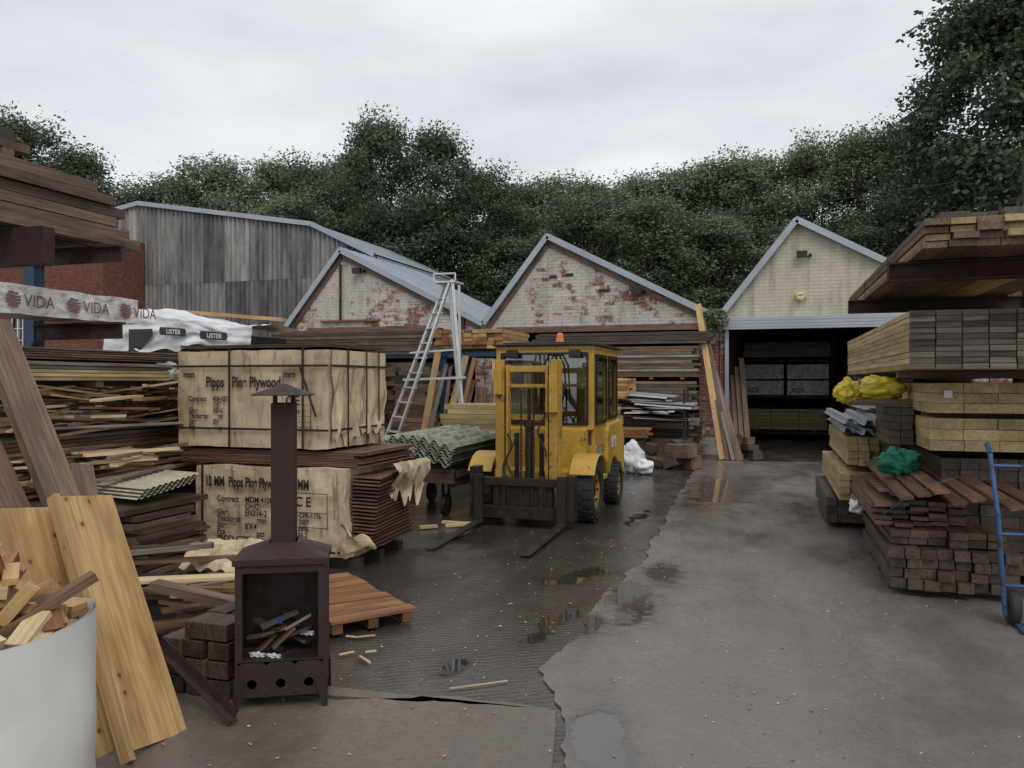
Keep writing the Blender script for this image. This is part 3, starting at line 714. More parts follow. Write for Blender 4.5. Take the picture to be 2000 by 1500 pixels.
for x in (-3.19, -2.86, -2.42, -2.11): mb.bb(x - .03, x + .03, 8.585, 8.66, .1, .58)
mb.bb(-3.0, -2.3, 8.62, 8.72, .24, .47); mb.bb(-3.26, -3.16, 8.56, 8.74, .1, .68); mb.bb(-2.14, -2.04, 8.56, 8.74, .1, .60)
for k in range(5): mb.bb(-2.95 + k * .14, -2.93 + k * .14, 8.57, 8.58, .26, .46)
fp('fork_carriage', mb, M_blk, bevel=.006)
for xf in (-3.14, -2.17):
    mb = MB(); pr = [(8.56, .60), (8.56, .045), (7.13, .018), (7.13, .025), (8.50, .075), (8.51, .60)]
    mb.prism([V((xf - .05, y, z)) for y, z in pr], (.10, 0, 0)); fp('fork', mb, M_blk, bevel=.004)
mb = MB()
mb.bb(-3.14, -2.16, 9.05, 11.2, .22, .60); mb.bb(-3.20, -2.10, 9.42, 9.58, .55, 1.08)
for (xa, xb) in ((-3.42, -3.12), (-2.18, -1.88)):
    pts = []
    for k in range(9):
        a_ = math.radians(150 - k * 16); pts.append((9.27 + math.cos(a_) * .41, .37 + math.sin(a_) * .41))
    pts2 = [(9.27 + (y - 9.27) * 1.05, .37 + (z - .37) * 1.05) for y, z in pts]
    mb.prism([V((xa, y, z)) for y, z in pts + pts2[::-1]], (xb - xa, 0, 0))
mb.bb(-2.2, -1.99, 9.68, 10.25, .40, .46); mb.bb(-2.2, -2.02, 9.66, 9.70, .4, .86)
body = fp('chassis', mb, M_yel, bevel=.01)
mb = MB(); cw = [(10.35, .42), (10.22, .62), (10.25, 1.02), (10.35, 1.10), (11.15, 1.12), (11.38, 1.02), (11.46, .8), (11.44, .36), (11.25, .28), (11.0, .28), (10.98, .5), (10.85, .62), (10.6, .62), (10.42, .5)]
mb.prism([V((-3.24, y, z)) for y, z in cw][::-1], (1.26, 0, 0)); cwo = fp('counterweight', mb, M_yel, bevel=.03)
mb = MB(); mb.bb(-1.985, -1.97, 10.5, 10.75, .78, .92); pl = mk('maker_plate', mb, M_white, parent=cwo)
text('plate_lettering', 'G', .11, (-1.968, 10.56, .80), (0, 1, 0), (0, 0, 1), M_ink, pl, .003)
mb = MB(); mb.bb(-2.14, -2.04, 9.75, 10.12, .5, .95); mb.cyl((-2.15, 9.8, 1.0), (-2.15, 10.15, 1.0), .1, .1, 14); fp('fuel_tank', mb, M_galv, bevel=.01)
mb = MB(); mb.bb(-2.95, -2.35, 10.05, 10.5, .95, 1.08); mb.bb(-2.95, -2.35, 10.42, 10.54, 1.05, 1.55); fp('seat', mb, M_rub, bevel=.03)
mb = MB()
mb.lathe((0, 0, 0), [(-.012, .17), (0, .185), (.012, .17), (0, .155), (-.012, .17)], 24, 'z')
mb.cyl((0, 0, 0), (0, 0, -.3), .02, .02, 8); mb.bb(-.16, .16, -.012, .012, -.008, .008)
rt = Matrix.Rotation(math.radians(35), 3, 'X'); mb.v = [tuple(rt @ V(p) + V((-2.66, 9.82, 1.27))) for p in mb.v]; fp('steering_wheel', mb, M_black)
mb = MB()
mb.ring((-3.28, 9.56, 1.06), (1, 0, 0), (0, 0, 1), 1.25, 1.02, .07, .08, .06, .09, .09, -.05)
mb.ring((-2.04, 9.62, 1.06), (0, 1, 0), (0, 0, 1), .80, 1.0, .06, .06, .07, .08, .08, -.04)
mb.ring((-2.04, 10.44, 1.06), (0, 1, 0), (0, 0, 1), .74, 1.0, .06, .07, .10, .08, .08, -.04)
mb.ring((-3.28, 9.62, 1.06), (0, 1, 0), (0, 0, 1), 1.56, 1.0, .06, .07, .07, .08, .08, .04)
mb.ring((-3.28, 11.2, 1.06), (1, 0, 0), (0, 0, 1), 1.25, 1.0, .08, .08, .08, .1, .08, .04)
mb.bb(-3.29, -2.03, 9.55, 11.22, 2.05, 2.09)
mb.bb(-2.08, -2.035, 9.66, 10.3, .84, 1.06)
cab = fp('cab', mb, M_yel, bevel=.004)
mb = MB(); mb.bb(-3.32, -1.99, 9.50, 11.3, 2.093, 2.12); mb.bb(-3.2, -2.14, 9.55, 11.2, 2.12, 2.14); mk('cab_roof', mb, M_black, parent=cab, bevel=.008)
def pane(nm, x0, x1, y0, y1, z0, z1):
    q = MB(); q.bb(x0, x1, y0, y1, z0, z1); mk(nm, q, M_glass, parent=cab)
pane('windscreen', -3.22, -2.10, 9.588, 9.591, 1.11, 2.01); pane('side_window', -2.062, -2.059, 9.67, 10.36, 1.12, 1.99); pane('side_window', -2.062, -2.059, 10.49, 11.12, 1.15, 1.99)
pane('side_window', -3.262, -3.259, 9.67, 11.12, 1.12, 1.99); pane('rear_window', -3.2, -2.12, 11.222, 11.225, 1.13, 1.97)
mb = MB(); mb.ring((-3.22, 9.553, 1.11), (1, 0, 0), (0, 0, 1), 1.13, .90, .025, .025, .025, .025, .09, .006); mk('window_frame', mb, M_black, parent=cab)
mb = MB(); mb.ring((-2.033, 9.68, 1.12), (0, 1, 0), (0, 0, 1), .67, .87, .04, .04, .04, .04, .08, .018); mk('window_frame', mb, M_black, parent=cab)
mb = MB(); mb.ring((-2.033, 10.50, 1.15), (0, 1, 0), (0, 0, 1), .60, .84, .04, .04, .04, .04, .08, .018); mk('window_frame', mb, M_black, parent=cab)
mb = MB(); mb.tube([V((-2.5, 9.535, 1.12)), V((-2.42, 9.53, 1.5)), V((-2.39, 9.53, 1.62))], .008, 5); mk('wiper', mb, M_black, parent=cab)
mb = MB(); mb.lathe((-2.50, 9.75, 2.14), [(0, .055), (.03, .055), (.03, .048), (.10, .042), (.12, .02), (.122, 0)], 18, 'z'); mk('warning_beacon', mb, M_orange, parent=cab)
for (a, b) in ((-3.12, -2.98), (-2.32, -2.18)):
    mb = MB(); mb.bb(a, b, 9.46, 9.53, 1.94, 2.04); mk('work_lamp', mb, M_black, parent=cab, bevel=.008)
def wheel(x, y, r, w_, par, out):
    hub = MB(); hub.cyl((x - w_ * .30, y, r), (x + w_ * .30, y, r), r * .22, r * .22, 16)
    for k in range(6):
        a_ = k * math.pi / 3; hub.cyl((x + out * w_ * .30, y + math.cos(a_) * r * .34, r + math.sin(a_) * r * .34), (x + out * w_ * .40, y + math.cos(a_) * r * .34, r + math.sin(a_) * r * .34), .016, .016, 6)
    h = mk('wheel', hub, M_blk, parent=par)
    t = MB(); hw = w_ / 2
    t.lathe((x, y, r), [(-hw * .8, r * .6), (-hw, r * .68), (-hw, r * .9), (-hw * .75, r * .99), (0, r), (hw * .75, r * .99), (hw, r * .9), (hw, r * .68), (hw * .8, r * .6)], 40, 'x')
    for k in range(22):
        a_ = k * 2 * math.pi / 22
        for s_ in (-1, 1):
            t.box((x + s_ * hw * .5, y + math.cos(a_ + s_ * .07) * r * .995, r + math.sin(a_ + s_ * .07) * r * .995), (hw * .85, r * .12, .02), Matrix.Rotation(a_ + s_ * .07 - math.pi / 2, 3, 'X'))
    mk('tyre', t, M_rub, parent=h)
    q = MB(); q.lathe((x, y, r), [(-hw * .75, r * .62), (-hw * .6, r * .5), (-hw * .2 * 1, r * .48), (hw * .2, r * .48), (hw * .6, r * .5), (hw * .75, r * .62)], 32, 'x')
    q.lathe((x + out * hw * .25, y, r), [(0, r * .5), (0, r * .3), (out * .03, r * .2), (out * .03, 0.001)], 32, 'x')
    mk('rim', q, M_yel2, parent=h)
wheel(-2.03, 9.27, .36, .24, FL, 1); wheel(-3.27, 9.27, .36, .24, FL, -1); wheel(-2.02, 10.75, .28, .20, FL, 1); wheel(-3.24, 10.75, .28, .20, FL, -1)

# ---------------------------------------------------------------- main plywood packs
def wrapped(x0, x1, y0, y1, z0, z1, amp=.012, seg=.04):
    mb = MB()
    def dn(p):
        return V((noise.noise(p * 4 + V((3, 1, 7))), noise.noise(p * 4 + V((9, 5, 2))), noise.noise(p * 5))) * amp + V((noise.noise(p * 13), noise.noise(p * 13 + V((7, 7, 7))), 0)) * amp * .5
    def face(o, u, v):
        o, u, v = V(o), V(u), V(v); nu = max(2, int(u.length / seg)); nv = max(2, int(v.length / seg))
        mb.grid(lambda a, b: (lambda p: p + dn(p))(o + u * a + v * b), nu, nv)
    X, Y, Z = V((x1 - x0, 0, 0)), V((0, y1 - y0, 0)), V((0, 0, z1 - z0))
    face((x0, y0, z0), X, Z); face((x1, y0, z0), Y, Z); face((x0, y1, z0), -Y, Z); face((x1, y1, z0), -X, Z); face((x0, y0, z1), X, Y); face((x0, y1, z0), X, -Y)
    return mb
PB = pack('loose_ply_sheets', -5.25, -3.42, 6.22, 7.3, .90, 1.03, 1, 9, 'x', MW['red'], 'loose reddish plywood sheets between two wrapped packs', cat='plywood sheets', rag=.07, bearers=False, jit=.002)
U = mk('wrapped_plywood_pack', wrapped(-5.28, -3.68, 6.18, 7.25, 1.05, 1.93), M_card, 'paper wrapped pine plywood pack with black straps on top', 'plywood pack')
L_ = mk('wrapped_plywood_pack', wrapped(-5.06, -3.50, 6.16, 7.3, .10, .88, .02), M_card, 'torn paper wrapped plywood pack at the stack bottom', 'plywood pack')
fy = 6.156
rx = (1, 0, 0); uz = (0, 0, 1)
text('printed_lettering', 'Pipps', .135, (-4.95, fy, 1.60), rx, uz, M_ink, U, .004, .70)
text('printed_lettering', 'Pine Plywood', .135, (-4.665, fy, 1.60), rx, uz, M_ink, U, .004, .70)
text('printed_lettering', 'Contract\n\nGlue\nThickness\nSize\nPcs', .066, (-5.14, fy, 1.47), rx, uz, M_ink, U, .0018, .80, .8)
text('printed_lettering', 'MDM 41007\nC+/C\nEN314-2\n       mm\n8\'X4\'\n       pcs', .066, (-4.87, fy, 1.47), rx, uz, M_ink, U, .0018, .46, .8)
text('printed_lettering', 'CE', .12, (-4.10, fy, 1.44), rx, uz, M_ink, U, .002)
text('printed_lettering', '0407-CPR-1186\n2008\nEN 13986\nEN 636-2', .045, (-4.19, fy, 1.37), rx, uz, M_ink, U, .001, .8, .9)
text('printed_lettering', 'mm', .08, (-5.20, fy, 1.69), rx, uz, M_ink, U, .003)
text('printed_lettering', 'mm', .08, (-4.12, fy, 1.69), rx, uz, M_ink, U, .003)
mb = MB()
mb.bb(-4.22, -3.84, fy - .002, fy - .001, 1.24, 1.246)
for k in range(1, 5): mb.bb(-4.22, -3.84, fy - .002, fy - .001, 1.24 + k * .05, 1.244 + k * .05)
for k in (0, 3): mb.bb(-4.22 + k * .125, -4.214 + k * .125, fy - .001, fy, 1.22, 1.54)
mk('printed_table', mb, M_ink, parent=U)
def strap(par, x0, x1, y0, y1, z0, z1, xs, zs, ys):
    for x in xs:
        q = MB(); q.bb(x - .010, x + .010, y0 - .03, y0 - .026, z0, z1 + .02); q.bb(x - .010, x + .010, y0 - .026, y1 + .02, z1 + .016, z1 + .02); mk('strap', q, M_rust, parent=par)
    for z in zs:
        q = MB(); q.bb(x0 - .02, x1 + .02, y0 - .036, y0 - .032, z - .010, z + .010); q.bb(x1 + .038, x1 + .042, y0 - .03, y1, z - .010, z + .010); mk('strap', q, M_rust, parent=par)
    for y in ys:
        q = MB(); q.bb(x1 + .044, x1 + .048, y - .010, y + .010, z0, z1 + .02); mk('strap', q, M_rust, parent=par)
strap(U, -5.28, -3.68, 6.18, 7.25, 1.05, 1.93, (-4.69, -3.92), (1.22, 1.79), (6.45, 6.8, 7.05))
q = MB(); q.beam((-3.95, 6.14, 1.8), (-3.78, 6.14, 1.34), .018, .006, (1, 0, 0)); mk('strap', q, M_rust, parent=U)
q = MB()
q.grid(lambda u, v: (-3.652 + .05 * noise.noise(V((u * 9, v * 3, 2))) * v * 2, 6.2 + u * 1.02, 1.93 - v * (.78 + .22 * noise.noise(V((u * 20, 0, 5))))), 60, 10); mk('torn_wrapping', q, M_card, parent=U)
fy = 6.122
text('printed_lettering', '12 MM  Pipps Pine Plywood  12 MM', .122, (-4.93, fy, .70), rx, uz, M_ink, L_, .005, .61)
text('printed_lettering', 'Contract\n\nGlue\nThickness\nSize\nPcs\nPRODUCT', .075, (-4.80, fy, .56), rx, uz, M_ink, L_, .002, .85, .8)
text('printed_lettering', 'MDM 41007\nC+/C\nEN314-2\n       mm\n8\'X4\'\n       pcs\nBR', .075, (-4.50, fy, .56), rx, uz, M_ink, L_, .002, .85, .8)
text('printed_lettering', 'C E', .12, (-3.98, fy, .55), rx, uz, M_ink, L_, .003, .9)
text('printed_lettering', '0407-CPR-1186\n        2008\nEN 13986\nEN 636-2', .062, (-4.06, fy, .45), rx, uz, M_ink, L_, .0015, .85, .95)
mb = MB()
for z in (.67, .50, .37): mb.bb(-4.085, -3.66, fy - .001, fy, z - .006, z)
mb.bb(-4.09, -4.083, fy - .002, fy - .001, .2, .67); mb.bb(-3.66, -3.653, fy - .002, fy - .001, .35, .67)
mk('printed_table', mb, M_ink, parent=L_)
strap(L_, -5.06, -3.60, 6.16, 7.3, .08, .88, (-4.97,), (.16,), ())
mb = MB()
for i in range(20): mb.box((-3.44 + R.uniform(-.012, .012), 6.72, .20 + i * .032), (.26, .94, .015), Matrix.Rotation(.04 + .008 * i, 3, 'Z') @ Matrix.Rotation(.05, 3, 'Y'), R.uniform(.4, 1.0))
mk('exposed_ply_sheet', mb, MW['red'], parent=L_)
mb = MB(); mb.grid(lambda u, v: (-3.50 + .32 * u + .06 * math.sin(v * 5), 6.06 - .10 * math.sin(u * 2.4) + .05 * v, .42 - .26 * v - .1 * u * math.sin(v * 3 + 1) + .03 * math.sin(u * 9)), 16, 12)
mk('torn_flap', mb, MW['pale'], parent=L_, smooth=True)
mb = MB(); mb.grid(lambda u, v: (-3.27 + .05 * math.sin(v * 6) + .03 * noise.noise(V((u * 6, v * 6, 0))) + .04 * u, 6.62 + .66 * u, .90 - (.34 + .30 * noise.noise(V((u * 7, 3, 1)))) * v), 40, 14)
mk('torn_wrapping', mb, M_card, parent=L_, smooth=True)
for y in (6.35, 6.75, 7.15):
    mb = MB(); mb.bb(-5.1, -3.45, y - .05, y + .05, .0, .08); mk('bearer', mb, MW['dark'], parent=L_)
mb = MB()
for i in range(2): mb.box((-4.46, 6.72, 1.962 + i * .016), (1.6 + R.uniform(-.03, .03), 1.08, .012), Matrix.Rotation(R.uniform(-.012, .012), 3, 'Z'))
mk('cover_sheet', mb, MW['dark'], 'dark board sheets covering the wrapped plywood pack', 'cover sheets')

# ---------------------------------------------------------------- stove (built square, then turned towards the yard entrance)
ST = empty('outdoor_stove', (-2.32, 3.58, 0), 'rusty square steel wood stove with tall flue and cowl', 'stove')
SANG = math.radians(27); SLOC = V((-2.405, 3.60, 0))
def stv(p):
    q = Matrix.Rotation(SANG, 3, 'Z') @ (V(p) - V((-2.32, 3.58, 0))); return q + SLOC
x0, x1, y0, y1 = -2.54, -2.10, 3.42, 3.72
mb = MB(); t_ = .012
mb.bb(x0, x0 + t_, y0, y1, .07, .73); mb.bb(x1 - t_, x1, y0, y1, .07, .73); mb.bb(x0 + t_, x1 - t_, y1 - t_, y1, .07, .73)
mb.bb(x0 + t_, x1 - t_, y0 + .002, y1 - t_, .245, .257); mb.bb(x0 + t_, x0 + .035, y0, y0 + .01, .257, .73); mb.bb(x1 - .035, x1 - t_, y0, y0 + .01, .257, .73)
mb.bb(x0 + .035, x1 - .035, y0, y0 + .01, .69, .73); mb.bb(x0 + t_, x1 - t_, y0 + .002, y1 - t_, .07, .08)
fb = mk('firebox', mb, M_rust, parent=ST)
mb = MB(); N = 24; W_ = (x1 - x0 - 2 * t_) / 3
for k in range(3):
    cx = x0 + t_ + W_ * (k + .5); cz = .15; out = []; inn = []
    for i in range(N):
        a_ = 2 * math.pi * i / N; c_, s_ = math.cos(a_), math.sin(a_); m_ = max(abs(c_) / (W_ / 2), abs(s_) / .085)
        out.append(V((cx + c_ / m_, y0, .157 + s_ / m_))); inn.append(V((cx + c_ * .024, y0, cz - .015 + s_ * .024)))
    vs = out + inn + [p + V((0, .008, 0)) for p in out + inn]
    mb.add(vs, [(i, (i + 1) % N, N + (i + 1) % N, N + i) for i in range(N)] + [(2 * N + i, 3 * N + i, 3 * N + (i + 1) % N, 2 * N + (i + 1) % N) for i in range(N)] + [(N + i, N + (i + 1) % N, 3 * N + (i + 1) % N, 3 * N + i) for i in range(N)])
mk('ash_panel', mb, M_rust, parent=ST)
for (xx, yy) in ((x0, y0), (x1, y0), (x0, y1), (x1, y1)):
    s_ = 1 if xx == x0 else -1; r_ = 1 if yy == y0 else -1; mb = MB()
    mb.prism([V((xx - s_ * .004, yy - r_ * .004, .16)), V((xx + s_ * .05, yy - r_ * .004, .16)), V((xx + s_ * .012, yy - r_ * .004, .0)), V((xx - s_ * .004, yy - r_ * .004, .0))], (0, -r_ * .006, 0))
    mb.prism([V((xx - s_ * .004, yy, .16)), V((xx - s_ * .004, yy + r_ * .05, .16)), V((xx - s_ * .004, yy + r_ * .01, .0)), V((xx - s_ * .004, yy, .0))], (-s_ * .006, 0, 0))
    mk('leg', mb, M_rust, parent=ST)
mb = MB(); cx, cy = -2.32, 3.58
o = .012; A = [V((x0 - o, y0 - o, .73)), V((x1 + o, y0 - o, .73)), V((x1 + o, y1 + o, .73)), V((x0 - o, y1 + o, .73))]
A2 = [p + V((0, 0, .03)) for p in A]; Bq = [V((cx - .07, cy - .064, .825)), V((cx + .07, cy - .064, .825)), V((cx + .07, cy + .064, .825)), V((cx - .07, cy + .064, .825))]
mb.add(A + A2 + Bq, [(0, 1, 5, 4), (1, 2, 6, 5), (2, 3, 7, 6), (3, 0, 4, 7), (4, 5, 9, 8), (5, 6, 10, 9), (6, 7, 11, 10), (7, 4, 8, 11), (3, 2, 1, 0)])
mk('hood', mb, M_rust, parent=ST)
mb = MB(); mb.bb(cx - .06, cx + .06, cy - .06, cy + .06, .815, 1.54); fl = mk('flue', mb, M_rust, parent=ST, bevel=.006)
mb = MB()
for sx in (-1, 1):
    for sy in (-1, 1): mb.bb(cx + sx * .045 - .006, cx + sx * .045 + .006, cy + sy * .045 - .003, cy + sy * .045 + .003, 1.54, 1.60)
C = [V((cx - .145, cy - .145, 1.578)), V((cx + .145, cy - .145, 1.578)), V((cx + .145, cy + .145, 1.578)), V((cx - .145, cy + .145, 1.578)), V((cx, cy, 1.635))]
mb.add(C + [p + V((0, 0, .006)) for p in C], [(1, 0, 4), (2, 1, 4), (3, 2, 4), (0, 3, 4), (5, 6, 9), (6, 7, 9), (7, 8, 9), (8, 5, 9), (0, 1, 6, 5), (1, 2, 7, 6), (2, 3, 8, 7), (3, 0, 5, 8)])
mk('cowl', mb, M_rust, parent=ST)
ST.rotation_euler = (0, 0, SANG); ST.location = SLOC
for i in range(13):
    a_ = R.uniform(0, 3.1); l = R.uniform(.1, .2); c = stv((R.uniform(-2.43, -2.21), R.uniform(3.5, 3.62), .28 + .012 * i))
    mb = MB(); d_ = V((math.cos(a_), math.sin(a_) * .5, R.uniform(.1, .6))).normalized() * l
    mb.beam(V(c) - d_ * .5, V(c) + d_ * .5, .045, .014, tint=R.uniform(.5, 1.2)); mk('burnt_wood_scrap', mb, [M_ash, MW['brown'], MW['dark'], MW['grey']][i % 4], 'burnt wood scrap lying in the stove', 'firewood', group='firewood in the stove')
for i, c in enumerate(((-2.44, 3.47, .27), (-2.20, 3.5, .36), (-2.36, 3.46, .262))):
    blob('paper_scrap', stv(c), .02, M_paper, 'crumpled white paper in the stove mouth', 'paper', (1.8, .7, .5), amp=.9, f=2.5, smooth=False)
blob('blue_wrapper', stv((-2.34, 3.52, .42)), .014, M_txtblue, 'small blue wrapper among the firewood', 'wrapper', amp=.9, smooth=False)

# ---------------------------------------------------------------- white bin with offcuts, leaning boards
mb = MB(); c0 = (-2.42, 1.93, 0)
def bin_(u, v):
    t = u * 2 * math.pi; z = .005 + v * .87; r = .315 + .025 * v + .010 * math.sin(3 * t + 2 * v) + .012 * noise.noise(V((math.cos(t) * 2, math.sin(t) * 2, v * 4)))
    return (c0[0] + r * math.cos(t), c0[1] + r * math.sin(t), z + (.02 * math.sin(2 * t + .5) * v))
mb.grid(bin_, 64, 24)
def bin2(u, v):
    p = bin_(1 - u, v); return (c0[0] + (p[0] - c0[0]) * .97, c0[1] + (p[1] - c0[1]) * .97, p[2])
mb.grid(bin2, 64, 24)
mb.cyl((c0[0], c0[1], .55), (c0[0], c0[1], .6), .3, .3, 30)
mk('waste_bin', mb, M_white, 'round white plastic bin full of wood offcuts', 'bin', smooth=True)
for i in range(80):
    a_ = R.uniform(0, 6.28); r_ = R.uniform(0, .26); p = V((c0[0] + math.cos(a_) * r_, c0[1] + math.sin(a_) * r_, .74 + .30 * (1 - r_ / .28) * R.random() + .1))
    d_ = V((R.gauss(0, 1), R.gauss(0, 1), R.uniform(0, 1.2))).normalized() * R.uniform(.07, .15)
    mb = MB(); mb.beam(p - d_ * .5, p + d_ * .5, R.uniform(.035, .07), R.uniform(.02, .045), tint=R.uniform(.7, 1.1)); mk('wood_offcut', mb, MW[R.choice(['pale', 'pine', 'pale', 'orange', 'pine'])], 'short pale softwood offcut in the white bin', 'offcut', group='offcuts in the bin')
plank((-2.35, 1.78, .80), (-2.15, 2.12, 1.0), .05, .03, MW['red'], 'reddish stained offcut sticking out of the bin', name='wood_offcut', cat='offcut')
plank((-2.64, 2.97, .01), (-3.28, 3.17, 1.07), .30, .022, MW['panel'], 'wide knotty pine board leaning on the pile', 'pine_board', side=(.06, 1, 0), tint=.92, cat='board', group='leaning boards')
plank((-2.80, 2.64, .01), (-3.42, 2.84, 1.05), .50, .02, MW['panel'], 'wide knotty pine panel leaning behind the bin', 'pine_board', side=(.06, 1, 0), tint=.88, cat='board', group='leaning boards')
plank((-2.62, 2.76, .01), (-3.32, 3.02, 1.09), .03, .06, MW['pine'], 'narrow pine batten leaning between the boards', 'pine_batten', side=(0, 1, 0), tint=.75, cat='board', group='leaning boards')
plank((-2.95, 3.22, .01), (-4.25, 3.45, 2.0), .20, .05, MW['brown'], 'thick reddish brown plank leaning on the pile', 'leaning_plank', side=(.1, 1, 0), tint=.9, cat='board', group='leaning boards')
plank((-2.95, 2.98, .01), (-4.35, 3.2, 1.85), .20, .05, MW['red'], 'thick reddish brown plank leaning on the pile', 'leaning_plank', side=(.1, 1, 0), tint=.85, cat='board', group='leaning boards')
plank((-3.12, 3.25, .01), (-3.9, 3.75, 1.15), .12, .03, MW['brown'], 'old plank leaning behind the boards', 'leaning_plank', side=(.1, 1, 0), cat='board', group='leaning boards')

for i in range(3):
    for j in range(4):
        for k in range(2):
            if j == 3 and i == 0: continue
            mb = MB(); mb.box((-3.06 + i * .14 + .065 + R.uniform(-.01, .01), 3.55 + k * .2, .056 + j * .098), (.13, .18, .088), Matrix.Rotation(R.uniform(-.12, .12), 3, 'Z'), R.uniform(.5, 1.0))
            mk('timber_block', mb, MW['dark'], 'dark square timber block stacked beside the stove', 'block', group='block stack by the stove', bevel=.004)
mb = MB(); mb.beam((-2.42, 3.2, .035), (-3.02, 3.38, .27), .05, .006, (0, 1, 0)); mb.beam((-2.42, 3.225, .06), (-3.02, 3.405, .295), .05, .006, (0, .2, 1)); mk('steel_angle_bar', mb, M_rust, 'rusty steel angle bar resting on the blocks', 'steel bar')
heap(34, -3.8, -3.1, 4.1, 4.9, .04, .30, ['brown', 'dark', 'pine', 'red', 'grey', 'pale'], (.5, 1.0), (-20, 60), w=(.03, .12), t=(.012, .035), lab='loose {} board in the heap behind the stove')
plank((-3.95, 4.15, .36), (-2.85, 4.45, .42), .12, .022, MW['pale'], 'clean pale board on top of the heap', tint=1.1)
plank((-3.6, 4.0, .40), (-2.75, 4.12, .26), .1, .05, MW['brown'], 'brown beam lying across the heap', tint=1)
mb = MB(); mb.grid(lambda u, v: (-4.15 + .8 * u, 4.8 + .45 * v, .30 + .09 * noise.noise(V((u * 4, v * 4, 2))) + .03 * noise.noise(V((u * 12, v * 9, 6))) + .12 * v), 40, 24); mk('crumpled_sheet', mb, M_card, 'crumpled pale wrapping sheet on the heap', 'sheet', smooth=True)
mb = MB(); th_ = math.atan2(.8, .6); rz = Matrix.Rotation(th_, 3, 'Z')
for i in range(9): mb.box(V((-2.92, 5.06, .10 + R.uniform(-.004, .004))) + rz @ V((R.uniform(-.015, .015), -.50 + i * .125, 0)), (.62, .118, .018), rz, R.uniform(.6, 1.15))
for xx in (-.25, 0, .25): mb.box(V((-2.92, 5.06, .055)) + rz @ V((xx, 0, 0)), (.07, 1.1, .06), rz, .5)
mb.v = [(x, y, z + .16 * max(0, -(x + 2.6)) * .3) for x, y, z in mb.v]
mk('slatted_board_pallet', mb, MW['orange'], 'orange brown slatted board lying behind the stove', 'pallet')
for i in range(5):
    x = R.uniform(-2.7, -2.3); y = R.uniform(4.2, 4.6); plank((x, y, .02), (x + R.uniform(.05, .12), y + R.uniform(-.1, .1), .02), .014, .008, MW['pale'], 'small pale splinter on the wet concrete', name='wood_splinter', cat='offcut', group='splinters on the ground')
plank((-1.62, 3.95, .012), (-1.36, 4.15, .012), .008, .006, MW['pale'], 'thin pale stick on the wet concrete', name='wood_splinter', cat='offcut', group='splinters on the ground')
for i in range(4):
    x = -3.7 + .12 * i; y = 8.2 + R.uniform(-.2, .4); plank((x, y, .03), (x + R.uniform(.15, .25), y + R.uniform(-.1, .2), .03), .06, .03, MW['pale'], 'pale offcut lying beside the plywood stack', name='wood_offcut', cat='offcut', group='offcuts by the plywood')

# ---------------------------------------------------------------- left piles
pack('timber_pack', -7.4, -5.65, 4.4, 7.9, .08, .72, 8, 11, 'y', MW['dark'], 'dark wet boards at the base of the pile', tv=.4, rag=.08, jit=.006, mats2=MW['brown'])
heap(50, -6.3, -5.45, 4.8, 7.4, .74, .99, ['pine', 'pale', 'orange', 'brown', 'pine', 'grey'], (.7, 1.8), (60, 118), w=(.03, .12), t=(.012, .03))
pack('timber_pack', -7.3, -5.65, 4.6, 7.9, 1.02, 1.20, 8, 5, 'y', MW['brown'], 'brown boards in the middle of the pile', tv=.4, rag=.1, jit=.005, mats2=MW['grey'])
heap(110, -6.4, -5.40, 4.7, 7.6, 1.22, 1.61, ['pine', 'pale', 'orange', 'brown', 'pale', 'grey', 'red', 'pine'], (.5, 1.9), (58, 122), tilt=.15, w=(.03, .12), t=(.010, .03))
pack('timber_pack', -7.4, -5.6, 4.0, 7.2, 1.66, 1.82, 9, 5, 'y', MW['treated'], 'long weathered yellow boards near the pile top', tv=.4, rag=.1, jit=.005, mats2=MW['grey'], m2p=.45)
pack('timber_pack', -7.3, -5.7, 4.0, 8.0, 1.84, 1.94, 5, 5, 'y', MW['brown'], 'thin brown boards laid along the pile top', tv=.4, rag=.15, jit=.006, bearers=False, mats2=MW['grey'])
pack('timber_pack', -5.5, -4.42, 4.75, 5.45, .08, .72, 7, 12, 'y', MW['dark'], 'dark wet timber stack with ragged ends', tv=.4, rag=.14, jit=.012, mats2=MW['brown'])
heap(12, -4.7, -4.4, 4.9, 5.3, .1, .5, ['dark', 'brown'], (.5, .8), (50, 100), lab='loose {} board beside the dark stack')
for i in range(4):
    mb = MB(); z = .76 + i * .022
    mb.grid(lambda u, v: (-5.9 + 1.38 * u, 4.85 + .62 * v + .03 * i + .25 * (1 - u), z + .006 * math.sin(v * 60) + .06 * v), 2, 80)
    mk('corrugated_sheet', mb, M_cream, 'cream corrugated sheet laid on the dark timber', 'corrugated sheet', group='cream corrugated sheets')
heap(34, -5.9, -4.9, 4.9, 5.7, .88, 1.10, ['pine', 'pale', 'brown', 'orange', 'grey', 'pale'], (.5, 1.1), (50, 130), w=(.03, .09), t=(.012, .03))
heap(26, -4.9, -4.1, 3.9, 4.8, .04, .50, ['brown', 'red', 'dark', 'grey', 'dark'], (.5, 1.2), (20, 110), w=(.04, .12), t=(.015, .04), lab='loose {} board at the pile foot')
blob('plastic_bundle', (-5.72, 6.5, 1.72), .14, M_galv, 'grey blue plastic wrapped bundle on the pile', 'bundle', (1.0, 1.4, .9), amp=.25, f=1.8, fold=.08)
